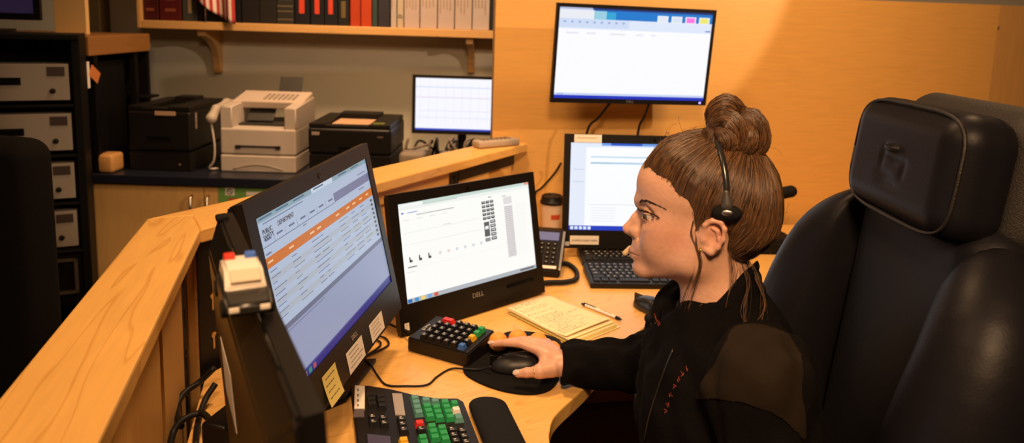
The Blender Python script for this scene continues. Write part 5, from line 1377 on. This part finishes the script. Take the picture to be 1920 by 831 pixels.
# lashes and brows
M_lash = mat('lash_dark', (.012, .009, .008), .6)
def onskin(x, y, off=.0): h = FBODY.hit(x, y, .95, 1.4); return (h if h is not None else HW(x, y, .04))-ray(x, y).normalized()*off
up_l = catmull([onskin(x, y, .0006) for x, y in ((1201.5, 396.5), (1206, 396.2), (1213, 398), (1221, 401), (1229, 404.5), (1236, 408.5))], 8)
lo_l = catmull([onskin(x, y, .0004) for x, y in ((1206, 409.5), (1213, 412), (1222, 412), (1230, 410.5), (1236, 408.5))], 6)
br_l = catmull([onskin(x, y, .0006) for x, y in ((1199, 379), (1204, 377), (1212, 377.5), (1222, 381), (1234, 386), (1247, 392))], 12)
for s in (1, -1):
    fx_ = (lambda p: p) if s == 1 else mir
    e = HW(*EYEP); bm = bmesh.new()
    arc = [fx_(p) for p in up_l]; bm_tube(bm, arc, [.0005+.0006*math.sin(math.pi*min(1, .25+i/len(arc))) for i in range(len(arc))], 6)
    for k in range(36):
        p = up_l[int(k*(len(up_l)-1)/35)]; d = ((p-e).normalized()-hb_*.7+Vector((0, 0, .15))).normalized()
        L = .0070*(1-.45*k/35); bm_tube(bm, [fx_(p), fx_(p+d*L*.5), fx_(p+d*L+Vector((0, 0, .0030)))], [.0005, .0004, .0001], 3)
    bm_tube(bm, [fx_(p) for p in lo_l], .0006, 5)
    for k in range(16):
        p = lo_l[int(k*(len(lo_l)-1)/15)]; d = (p-e).normalized(); bm_tube(bm, [fx_(p), fx_(p+d*.003+Vector((0, 0, -.0022)))], [.0003, .0001], 3)
    pobj('eyelashes', mesh_from(bm, 'eyelashes', True), M_lash)
    bm = bmesh.new()
    for k in range(150):
        t = random.random()**1.05; i_ = t*(len(br_l)-1); p = br_l[int(i_)]; nx = br_l[min(int(i_)+4, len(br_l)-1)]; d = (nx-p).normalized() if (nx-p).length > 1e-6 else hb_
        p = p+Vector((0, 0, random.uniform(-1, 1)*.0027*(1-t*.75)))
        bm_tube(bm, [fx_(p), fx_(p+d*.0045+Vector((0, 0, .0014*(1-t)))+hn*.0004)], [.0004, .00015], 3)
    pobj('eyebrow', mesh_from(bm, 'eyebrow', True), mat('brow_brown', (.030, .016, .010), .7))

# ---------------------------------------------------------------- hair
hg = grid((.13, .96, 1.03), (.50, 1.28, 1.42), .0026)
S_, Y_, Z_ = np.meshgrid(*[g_.astype(np.float32) for g_ in hg], indexing='ij')
FS = Field(*hg); head_mass(FS, 0.); FS.cap(HW(1334, 462), HW(1356, 560), .050, .054, .03)
FS.ell(HW(1380, 400), (.055, .062, .066), HAX, .03)
WH = .056
hl = [(1206, 318), (1220, 313), (1236, 324), (1252, 336), (1262, 350), (1270, 362), (1288, 372), (1298, 392), (1302, 418), (1305, 436), (1310, 432), (1314, 420), (1326, 411), (1346, 409), (1362, 418), (1368, 440), (1364, 462), (1372, 482), (1390, 498), (1420, 500), (1500, 480), (1500, 200), (1215, 200)]
hp2 = [loc2(HW(x, y, WH if i > 2 else .02)) for i, (x, y) in enumerate(hl)]
def polydist(s, z, poly):
    d = np.full(s.shape, 1e9, np.float32); ins = np.zeros(s.shape, bool); n = len(poly)
    for i in range(n):
        ax_, az_ = poly[i]; bx_, bz_ = poly[(i+1) % n]; ex_, ez_ = bx_-ax_, bz_-az_
        t = np.clip(((s-ax_)*ex_+(z-az_)*ez_)/(ex_*ex_+ez_*ez_), 0, 1)
        d = np.minimum(d, (s-ax_-ex_*t)**2+(z-az_-ez_*t)**2)
        c_ = ((az_ > z) != (bz_ > z)) & (s < (bx_-ax_)*(z-az_)/(bz_-az_+1e-12)+ax_); ins ^= c_
    return np.where(ins, -1, 1)*np.sqrt(d)
sc_h = (S_-CHD.x)*hb_.x+(Y_-CHD.y)*hb_.y
PDist = polydist(sc_h, Z_, hp2)
SK = FS.D.copy(); FS.D = np.maximum(FS.D-np.clip(np.maximum(-PDist, 0)**1.5*1.9, 0, .0085)-.0002, PDist).astype(np.float32)
M_hair = vcol_mat('hair_strand', rough=.36); M_hair.node_tree.nodes['Principled BSDF'].inputs['Specular IOR Level'].default_value = .55
M_hairbase = mat('hair_base', (.062, .030, .013), .55, noise=.3, nscale=60)
cap_me = FS.mesh('hair'); hairo = pobj('hair', cap_me, M_hairbase)
hairo.modifiers.new('smooth', 'SMOOTH').iterations = 2
HO = HW(1342, 372); FSU = np.minimum(FS.D, SK-.0002)
def surf(dirs):      # outermost crossing of the hair surface along rays from HO
    dirs = np.asarray(dirs, np.float32); R = np.linspace(.15, .03, 90, dtype=np.float32)
    P = np.array(HO, np.float32)[None, None]+dirs[:, None]*R[None, :, None]
    idx = [np.clip(((P[..., i]-hg[i][0])/.0026), 0, len(hg[i])-2) for i in range(3)]
    i0 = [a.astype(int) for a in idx]; fr = [a-b for a, b in zip(idx, i0)]
    v = 0
    for a in (0, 1):
        for b in (0, 1):
            for c_ in (0, 1):
                v = v+FSU[i0[0]+a, i0[1]+b, i0[2]+c_]*(fr[0] if a else 1-fr[0])*(fr[1] if b else 1-fr[1])*(fr[2] if c_ else 1-fr[2])
    hit = v < 0; k = hit.argmax(1); ok = hit.any(1); return np.where(ok, R[k], np.nan)
BUN = HW(1380, 288)
bd = np.array((BUN-HO).normalized())
def strand_mesh(paths, radii, cols, name):
    vs_, fs, cs = [], [], []
    for pts, r_, c_ in zip(paths, radii, cols):
        n = len(pts); base = len(vs_); pts = np.asarray(pts)
        tan = np.gradient(pts, axis=0); tan /= np.linalg.norm(tan, axis=1)[:, None]+1e-9
        ref = np.array((0.3, .2, .93)); a = np.cross(tan, ref); a /= np.linalg.norm(a, axis=1)[:, None]+1e-9; b = np.cross(tan, a)
        for i in range(n):
            rr_ = r_*(1 if 0 < i < n-1 else .35)
            for k in range(3):
                an = k*2.0944; vs_.append(pts[i]+(a[i]*math.cos(an)+b[i]*math.sin(an))*rr_); cs.append((*c_, 1))
        for i in range(n-1):
            for k in range(3): p = base+i*3+k; q_ = base+i*3+(k+1) % 3; fs.append((p, q_, q_+3, p+3))
    me = bpy.data.meshes.new(name); me.from_pydata([tuple(v) for v in vs_], [], fs)
    a = me.color_attributes.new('Col', 'FLOAT_COLOR', 'POINT'); a.data.foreach_set('color', np.array(cs, np.float32).ravel())
    me.polygons.foreach_set('use_smooth', [True]*len(me.polygons)); return me
def hcol():
    t = random.random()**1.6; d, l = np.array((.040, .019, .008)), np.array((.23, .115, .046)); return tuple(d*(1-t)+l*t)
roots = []
for i in range(1, 19):
    n_ = 90 if i < 10 else 34
    for k in range(n_):
        t = random.random(); x = hl[i][0]*(1-t)+hl[i+1][0]*t; y = hl[i][1]*(1-t)+hl[i+1][1]*t
        if i >= 18: continue
        ww = random.uniform(.0, .075) if i < 3 else WH
        p = HW(x+random.gauss(0, 4), y+random.gauss(0, 3), ww); roots.append(p)
        if random.random() < .5: roots.append(mir(p))
for k in range(2600):
    p = HW(random.uniform(1225, 1450), random.uniform(255, 490), random.uniform(.0, .08)); s0, z0_ = loc2(p)
    if polydist(np.array([s0]), np.array([z0_]), hp2)[0] < -.004: roots.append(p if random.random() < .72 else mir(p))
D0 = np.array([(p-HO).normalized() for p in roots]); NT = 11; tt = np.linspace(0, 1, NT)
om = np.arccos(np.clip(D0@bd, -1, 1))[:, None]; so = np.sin(om)+1e-6
dirs = (np.sin((1-tt)[None]*om)/so)[..., None]*D0[:, None]+(np.sin(tt[None]*om)/so)[..., None]*bd
wv = rng.normal(0, .035, (len(roots), 1, 3))*np.sin(math.pi*tt)[None, :, None]; dirs = dirs+wv; dirs /= np.linalg.norm(dirs, axis=2)[..., None]
Rr = surf(dirs.reshape(-1, 3)).reshape(len(roots), NT)
paths = []
for i in range(len(roots)):
    if np.isnan(Rr[i]).any() or om[i, 0] < .1: continue
    p_ = HO+Vector(dirs[i, 0])*float(Rr[i, 0]); s0, z0_ = loc2(p_)
    if polydist(np.array([s0]), np.array([z0_]), hp2)[0] > random.uniform(-.003, .0035): continue
    paths.append(np.array(HO)+dirs[i]*(Rr[i]+.0004+abs(random.gauss(0, .0009)))[:, None])
o = pobj('hair_strands', strand_mesh(paths, [random.uniform(.00028, .0007) for _ in paths], [hcol() for _ in paths], 'hair_strands'), M_hair, hairo); o['kind'] = 'stuff'
# bun
lobes = [([(1336, 232, .012), (1340, 212, .016), (1352, 199, .018), (1368, 197, .016), (1382, 208, .010), (1388, 226, .004)], .0138, .012),
         ([(1396, 224, .018), (1408, 222, .016), (1420, 240, .016), (1424, 268, .014), (1412, 292, .012)], .0148, .010),
         ([(1342, 232, .03), (1362, 224, .036), (1380, 238, .038), (1388, 262, .034), (1380, 286, .028)], .0145, .012),
         ([(1338, 240, .024), (1334, 262, .026), (1348, 284, .026), (1372, 296, .024)], .0145, .012),
         ([(1352, 250, .040), (1366, 262, .042), (1368, 284, .036)], .0135, .012),
         ([(1400, 236, .028), (1402, 262, .034), (1394, 288, .030)], .0138, .012),
         ([(1345, 225, -.02), (1375, 215, -.03), (1405, 240, -.03), (1410, 280, -.025)], .018, .012)]
FB = Field(*grid((.21, .98, 1.22), (.46, 1.27, 1.42), .0022)); bpaths = []
FB.ell(HW(1380, 262), (.034, .030, .034), HAX, .008)
for pts, r_, kk_ in lobes:
    P = catmull([HW(x, y, w_) for x, y, w_ in pts], 7); n = len(P)
    rad = [r_*(.72+.28*math.sin(math.pi*(i+.5)/n)) for i in range(n)]
    FB.chain(P, rad, .0012)
    for k in range(330):
        th0 = random.uniform(0, 2*math.pi); tw_ = random.uniform(.5, 1.3); path = []; a0 = random.uniform(0, .25); a1 = random.uniform(.75, 1); prev = None
        for i in range(n):
            u_ = i/(n-1)
            if u_ < a0 or u_ > a1: continue
            t_ = (P[min(i+1, n-1)]-P[max(i-1, 0)]).normalized(); a = hn-t_*hn.dot(t_); a.normalize(); b = t_.cross(a)
            th = th0+tw_*u_; path.append(np.array(P[i]+(a*math.cos(th)+b*math.sin(th))*(rad[i]+.0003+abs(random.gauss(0, .0010)))))
        if len(path) > 4: bpaths.append(path[::2] if len(path) > 12 else path)
pobj('hair_bun', FB.mesh('bun'), M_hairbase, hairo)
o = pobj('bun_strands', strand_mesh(bpaths, [random.uniform(.0003, .0007) for _ in bpaths], [hcol() for _ in bpaths], 'bun_strands'), M_hair, hairo); o['kind'] = 'stuff'
# loose wisps
wis = []
def wisp(pts, n, sp, r_=.00032):
    P0 = [HW(*p) for p in pts]
    for k in range(n):
        j = [p+Vector(rng.normal(0, sp, 3))*(.3+i/len(P0)) for i, p in enumerate(P0)]
        wis.append((np.array([tuple(v) for v in catmull(j, 5)]), r_*random.uniform(.6, 1.2)))
wisp([(1300, 412, .066), (1296, 440, .070), (1308, 470, .074), (1312, 500, .072), (1300, 540, .066)], 14, .0016)
wisp([(1304, 430, .068), (1306, 462, .076), (1314, 490, .076), (1306, 530, .072), (1290, 590, .066), (1296, 630, .072), (1272, 656, .08)], 9, .0025)
wisp([(1306, 470, .07), (1296, 520, .066), (1278, 580, .06), (1286, 612, .06)], 6, .003)
wisp([(1368, 470, .058), (1376, 510, .062), (1368, 560, .075), (1356, 610, .085)], 10, .004)
wisp([(1390, 490, .05), (1402, 530, .07), (1398, 580, .10), (1400, 620, .12)], 9, .006)
wisp([(1400, 480, .03), (1424, 530, .05), (1432, 580, .07), (1410, 620, .1)], 8, .006)
for k in range(70):
    x = random.uniform(1225, 1450); y = 252+abs(x-1305)**1.7*.018 if x < 1320 else random.uniform(255, 460); sx = random.choice((-1, 1))
    if x > 1320: x = random.choice((1436+random.uniform(-6, 16), random.uniform(1330, 1440)))
    p = HW(x, y, random.uniform(-.02, .05)); d = (p-HO).normalized(); t_ = (d.cross(Vector(rng.normal(0, 1, 3)))).normalized()
    L = random.uniform(.015, .04); wis.append((np.array([tuple(p+t_*(L*u_)+d*(L*.5*math.sin(u_*2.2)-.003)) for u_ in np.linspace(0, 1, 7)]), .00022))
o = pobj('loose_hair', strand_mesh([w_[0] for w_ in wis], [w_[1] for w_ in wis], [hcol() for _ in wis], 'loose_hair'), M_hair, hairo); o['kind'] = 'stuff'

# ---------------------------------------------------------------- jacket
jg = grid((.02, .72, .50), (.68, 1.66, 1.20), .0042)
F = Field(*jg)
CHT = HW(1335, 735)
F.ell(CHT, (.118, .155, .19), HAX, .03); F.ell(CHT+hb_*.055+Vector((0, 0, -.20)), (.165, .165, .20), HAX, .05)
F.ell(HW(1408, 690), (.062, .12, .10), HAX, .04); F.cap(NB+Vector((0, 0, -.10)), PEL+Vector((0, 0, .05)), .085, .145, .04)
for S, E_, W_r in ((SHR, ELR, WRI), (SHL, ELL, WRL)):
    F.cap(NB+Vector((0, 0, -.03)), S, .058, .066, .03); F.cap(S, E_, .070, .060, .03); F.cap(E_, W_r, .058, .043, .03)
X_, Y2, Z2 = [a.astype(np.float32) for a in np.meshgrid(*jg, indexing='ij', sparse=True)]
F.D += (.0030*np.sin(38*X_+22*Z2+9*np.sin(17*Y2))+.0024*np.sin(55*Z2-30*Y2+5*np.sin(25*X_))+.0014*np.sin(110*X_+60*Y2+80*Z2)).astype(np.float32)
# collar
for i, (dz, ro, th) in enumerate(((.0, 0, .0075), (-.02, .004, .0085), (-.04, .010, .010))):
    lp_ = catmull([HW(*p)+Vector((0, 0, dz)) for p in ((1410, 494, 0), (1398, 522, .050), (1350, 580, .078), (1290, 625, .060), (1262, 640, .030), (1240, 612, -.005), (1240, 560, -.040), (1290, 520, -.075), (1370, 500, -.055))], 5, True)
    c0 = sum(lp_, Vector())/len(lp_)
    lp_ = [p+(p-c0)*Vector((1, 1, 0)).length*0+Vector(((p-c0).x, (p-c0).y, 0)).normalized()*ro for p in lp_]
    for a, b in zip(lp_, lp_[1:]+lp_[:1]): F.cap(a, b, th, th, .010)
F.cap(HW(1334, 440), HW(1350, 590), .060, .058, .010, 'sub')
F.cap(HW(1300, 560), HW(1262, 600), .040, .026, .012, 'sub')
# cuff opening
F.cap(WRI+(WRI-ELR).normalized()*.2, WRI-(WRI-ELR).normalized()*.0, .036, .036, .004, 'sub')
F.op(lambda X, Y, Z: -((X-WRI.x)*-1)-.0+0*Y+0*Z if False else (X-(WRI.x+.006))+0*Y+0*Z, (-1, 1.3, .6), (WRI.x+.006, 1.8, .95), .004, 'sub')
jme = F.mesh('jacket')
M_fle = mat('black_fleece', (.0040, .0034, .0034), .95, noise=.3, nscale=90, bump=.6, bscale=420, spec=.08)
jk = pobj('jacket', jme, M_fle)
jk.modifiers.new('smooth', 'SMOOTH').iterations = 2
# shoulder overlay: the woven panel sewn over the near shoulder
jc = np.empty(len(jme.vertices)*3, np.float32); jme.vertices.foreach_get('co', jc); jc = jc.reshape(-1, 3)+np.array((PEL.x, PEL.y, 0))
q3 = jc-np.array(EYE); zz_ = q3@np.array(_f); pxx = 960+FPX*(q3@np.array(_r))/zz_; pyy = CYP-FPX*(q3@np.array(_u))/zz_
ov = [(1372, 612), (1400, 606), (1440, 610), (1480, 628), (1506, 665), (1512, 840), (1490, 812), (1450, 778), (1405, 760), (1345, 752), (1292, 754), (1312, 722), (1340, 680)]
pd2 = polydist(pxx.astype(np.float32), pyy.astype(np.float32), ov)
wl = (jc-np.array(CHD))@np.array(hn)
sel = (pd2 < 0) & (wl > .03)
bm = bmesh.new(); bm.from_mesh(jme); bm.verts.ensure_lookup_table()
bmesh.ops.delete(bm, geom=[f for f in bm.faces if not all(sel[v.index] for v in f.verts)], context='FACES')
isl = []; left = set(bm.faces)
while left:
    st = [left.pop()]; cur = set(st)
    while st:
        f = st.pop()
        for e_ in f.edges:
            for g_ in e_.link_faces:
                if g_ in left: left.discard(g_); cur.add(g_); st.append(g_)
    isl.append(cur)
isl.sort(key=len)
bmesh.ops.delete(bm, geom=[f for c_ in isl[:-1] for f in c_], context='FACES')
bvs = [v for v in bm.verts if any(e_.is_boundary for e_ in v.link_edges)]
for it in range(14):
    nw = {}
    for v in bvs:
        nb2 = [e_.other_vert(v).co for e_ in v.link_edges if e_.is_boundary]
        if len(nb2) == 2: nw[v] = v.co*.4+(nb2[0]+nb2[1])*.3
    for v, c_ in nw.items(): v.co = c_
bm.normal_update()
for v in bm.verts: v.co += v.normal*.0026
ovm = mesh_from(bm, 'shoulder_panel', True); ovm.materials.clear()
po = obj('shoulder_panel', ovm, mat('woven_panel', (.0150, .0100, .0060), .85, bump=.3, bscale=900, spec=.1), jk); po['label'] = 'brown-black woven shoulder panel'
po.modifiers.new('smooth', 'SMOOTH').iterations = 3
# zip, toggles, embroidery
fr = [HW(1262, 648, .012), HW(1236, 700, .012), HW(1216, 760, .012), HW(1204, 830, .012)]
M_red = mat('embroidery_red', (.22, .03, .014), .8)
def project(px, py, depth0=.8):     # first hit of the jacket surface on a line of sight
    d = ray(px, py); best = None
    for t in np.arange(depth0, 1.5, .0015):
        p = EYE+d*float(t); i = [int(round((p[k]-jg[k][0])/.0042)) for k in range(3)]
        if all(0 <= i[k] < len(jg[k]) for k in range(3)) and F.D[i[0], i[1], i[2]] < 0: return p-d.normalized()*.003
    return None
zp = [project(x, y) for x, y in ((1262, 655), (1248, 690), (1232, 735), (1218, 780), (1208, 828))]; zp = [p for p in zp if p]
if len(zp) > 2: pobj('zip', tube(zp, .0014, 6, sub=5), mat('zip_dark', (.012, .011, .010), .4), jk)
def stitches(pts, name):
    bm = bmesh.new(); r = random.Random(5)
    for x, y, h_ in pts:
        for k in range(3):
            a = project(x+r.uniform(-3, 3), y-h_*.7+k*h_*.5); b = project(x+r.uniform(-3, 5), y+h_*.3+k*h_*.5)
            if a and b and (a-b).length < .03: bm_tube(bm, [a, b], .0006, 5)
    if len(bm.verts): return pobj(name, mesh_from(bm, name), M_red, jk, label='red embroidered lettering')
stitches([(1285, 690, 5), (1279, 700, 5), (1273, 710, 5), (1264, 724, 4), (1257, 740, 4), (1250, 758, 5), (1247, 770, 4)], 'embroidery')
stitches([(1226, 592, 5), (1231, 600, 5), (1236, 606, 4)], 'embroidery')
tg = HW(1216, 597, -.01); F2 = Field(*grid([v-.014 for v in tg], [v+.014 for v in tg], .002)); F2.ell(tg, (.007, .007, .008), None, .001); pobj('toggle', F2.mesh('toggle'), M_rubber, jk)
pobj('drawcord', tube([tg, HW(1222, 620, .0), HW(1214, 680, .0), HW(1206, 740, .01)], .0016, 6, sub=5), M_rubber, jk)
# shirt neck under the jacket
F2 = Field(*grid((.20, .98, .90), (.46, 1.25, 1.12), .004)); F2.cap(HW(1345, 585), HW(1330, 760), .064, .085, .02); F2.cap(HW(1330, 480), HW(1350, 588), .063, .0605, .004, 'sub')
pobj('shirt', F2.mesh('shirt'), mat('shirt_black', (.006, .006, .007), .9))
# trousers and shoes
F2 = Field(*grid((-.12, .84, .02), (.70, 1.54, .72), .009)); F2.cap(PEL, PEL+Vector((0, 0, .08)), .135, .13, .04)
for kn, an in ((KNL, ANL), (KNR, ANR)): F2.cap(PEL+(kn-PEL)*.12, kn, .092, .070, .03); F2.cap(kn, an, .068, .055, .03)
F2.op(lambda X, Y, Z: Z-.075+0*X+0*Y, (-1, 0, -1), (2, 3, .075), .004, 'sub')
pobj('trousers', F2.mesh('trousers'), mat('trouser_black', (.010, .009, .010), .9))
for an in (ANL, ANR):
    F2 = Field(*grid((an.x-.26, an.y-.12, -.004), (an.x+.14, an.y+.16, .14), .006)); F2.cap(Vector((an.x, an.y, .055))+hb_*.03, Vector((an.x, an.y, .045))+fwd*.16, .05, .042, .02)
    F2.op(lambda X, Y, Z: Z-.002+0*X+0*Y, (-1, 0, -1), (2, 3, .002), .002, 'sub'); pobj('shoe', F2.mesh('shoe'), M_rubber)
# nails, ring, necklace, earring
M_nail = mat('nail_polish', (.55, .42, .36), .2)
for k in HJ:
    p, r_ = HJ[k]; tp = p[3]; d = (p[3]-p[2]).normalized(); up = Vector((0, 0, 1)); up = (up-d*up.dot(d)).normalized()
    if k == 'thumb': up = (up*.75+Vector((0, -.66, 0))).normalized(); up = (up-d*up.dot(d)).normalized()
    else: up = (up*.85+Vector((0, -.5, 0))).normalized(); up = (up-d*up.dot(d)).normalized()
    sd = d.cross(up); c = tp+up*(r_[3]*.86)+d*.001
    F2 = Field(*grid([v-.014 for v in c], [v+.014 for v in c], .0011)); F2.ell(c, (.0085, r_[3]*.80, .0026), (d, sd, up), .001); pobj('fingernail', F2.mesh('nail'), M_nail)
M_gold = mat('gold', (.75, .50, .18), .22, 1.)
tp = HJ['thumb'][0]; a = tp[1].lerp(tp[2], .32); d = (tp[2]-tp[1]).normalized(); u1 = d.orthogonal().normalized(); u2 = d.cross(u1)
pobj('ring', tube([a+(u1*math.cos(t*.2618)+u2*math.sin(t*.2618))*.0124 for t in range(25)], .0016, 6), M_gold, label='gold ring on the thumb')
nk = [HW(1318, 566, .062), HW(1300, 585, .052), HW(1284, 598, .042), HW(1272, 612, .036), HW(1266, 640, .036)]
bm = bmesh.new()
for i, p in enumerate(catmull(nk, 7)): bmesh.ops.create_icosphere(bm, subdivisions=1, radius=.0012 if i % 2 else .0009, matrix=Matrix.Translation(p+hn*.006))
pobj('necklace', mesh_from(bm, 'necklace'), M_gold, label='fine gold necklace')
er = HW(1313, 470, .077); pobj('earring', tube([er+Vector((0, 0, .004)), er+hn*.002, er+Vector((0, 0, -.004))], .0012, 6), M_gold)

# ---------------------------------------------------------------- headset
hsn = thing('headset', 'black telephone headset worn over the hair with a beige microphone', 'headset', tuple(HW(1326, 258)))
HM = Matrix.Translation(-HW(1326, 258))
def hso(name, me, m, parent=None, **k): return obj(name, xf(me, HM), m, parent or hsn, **k)
nb_ = [(1330, 254, .0), (1340, 266, .026), (1349, 288, .050), (1357, 318, .067), (1361, 345, .076), (1362, 366, .080)]
near_ = [HW(*p) for p in nb_]; path = catmull([mir(p) for p in reversed(near_[1:])]+near_, 8)
dd_ = np.array([(p-HO).normalized() for p in path]); rr2 = surf(dd_); rr2 = np.where(np.isnan(rr2), .1, rr2); rr2 = np.convolve(np.pad(rr2, 3, 'edge'), np.ones(7)/7, 'valid'); path = [HO+Vector(d_)*float(r2+.0045) for d_, r2 in zip(dd_, rr2)]
bm = bmesh.new(); R_ = []
for i, p in enumerate(path):
    t_ = (path[min(i+1, len(path)-1)]-path[max(i-1, 0)]).normalized(); o_ = (p-HO); o_ = (o_-t_*o_.dot(t_)).normalized(); s_ = t_.cross(o_)
    R_.append([bm.verts.new(p+s_*a_*.0042+o_*b_*.0016) for a_, b_ in ((-1, -.6), (0, -1), (1, -.6), (1, .6), (0, 1), (-1, .6))])
for A, B in zip(R_, R_[1:]):
    for k in range(6): bm.faces.new((A[k], A[(k+1) % 6], B[(k+1) % 6], B[k]))
bm.faces.new(R_[0]); bm.faces.new(R_[-1]); bmesh.ops.recalc_face_normals(bm, faces=bm.faces)
hso('headband', mesh_from(bm, 'headband', True), mat('headband_black', (.02, .02, .021), .22))
PW = max(.086, (HO+(HW(1363, 399, .082)-HO).normalized()*float(np.nan_to_num(surf([np.array((HW(1363, 399, .082)-HO).normalized())])[0], nan=.09))-CHD).dot(hn)+.004); pc_ = HW(1363, 399, PW)
F2 = Field(*grid([v-.045 for v in pc_], [v+.05 for v in pc_], .0016)); F2.ell(pc_, (.0215, .0075, .0120), HAX, .001)
pad = hso('temple_pad', F2.mesh('pad'), M_rubber)
F2 = Field(*grid([v-.045 for v in pc_], [v+.05 for v in pc_], .0016)); F2.cap(HW(1362, 362, PW+.001), HW(1363, 385, PW+.003), .0045, .0085, .002, squash=(hn, 1.7))
hso('yoke', F2.mesh('yoke'), mat('yoke_grey', (.05, .046, .042), .35))
F2 = Field(*grid([v-.02 for v in pc_], [v+.02 for v in pc_], .0011)); F2.ell(HW(1364, 400, PW+.0074), (.0085, .0018, .0050), HAX, .001)
hso('badge', F2.mesh('badge'), M_metal, pad, label='silver oval badge')
fp = mir(HW(1345, 445, .080))
F2 = Field(*grid([v-.04 for v in fp], [v+.04 for v in fp], .003)); F2.ell(fp, (.025, .010, .027), HAX, .001); hso('ear_cushion', F2.mesh('cushion'), M_rubber)
hso('earpiece_arm', tube([mir(HW(1362, 366, .084)), mir(HW(1352, 420, .092)), fp-hn*.008], .004, 8, sub=4), M_black)
tip = HW(1176, 471, -.002); hso('microphone_boom', tube([fp-hn*.008, HW(1290, 470, -.078), HW(1230, 485, -.056), HW(1196, 474, -.030), HW(1182, 467, -.010)], .0018, 7, sub=7), M_black)
F2 = Field(*grid([v-.02 for v in tip], [v+.02 for v in tip], .0013)); F2.cap(HW(1181, 465, -.004), HW(1172, 475, -.001), .0038, .0046, .001)
hso('microphone', F2.mesh('microphone'), mat('mic_beige', (.50, .38, .20), .5, bump=.4, bscale=900))
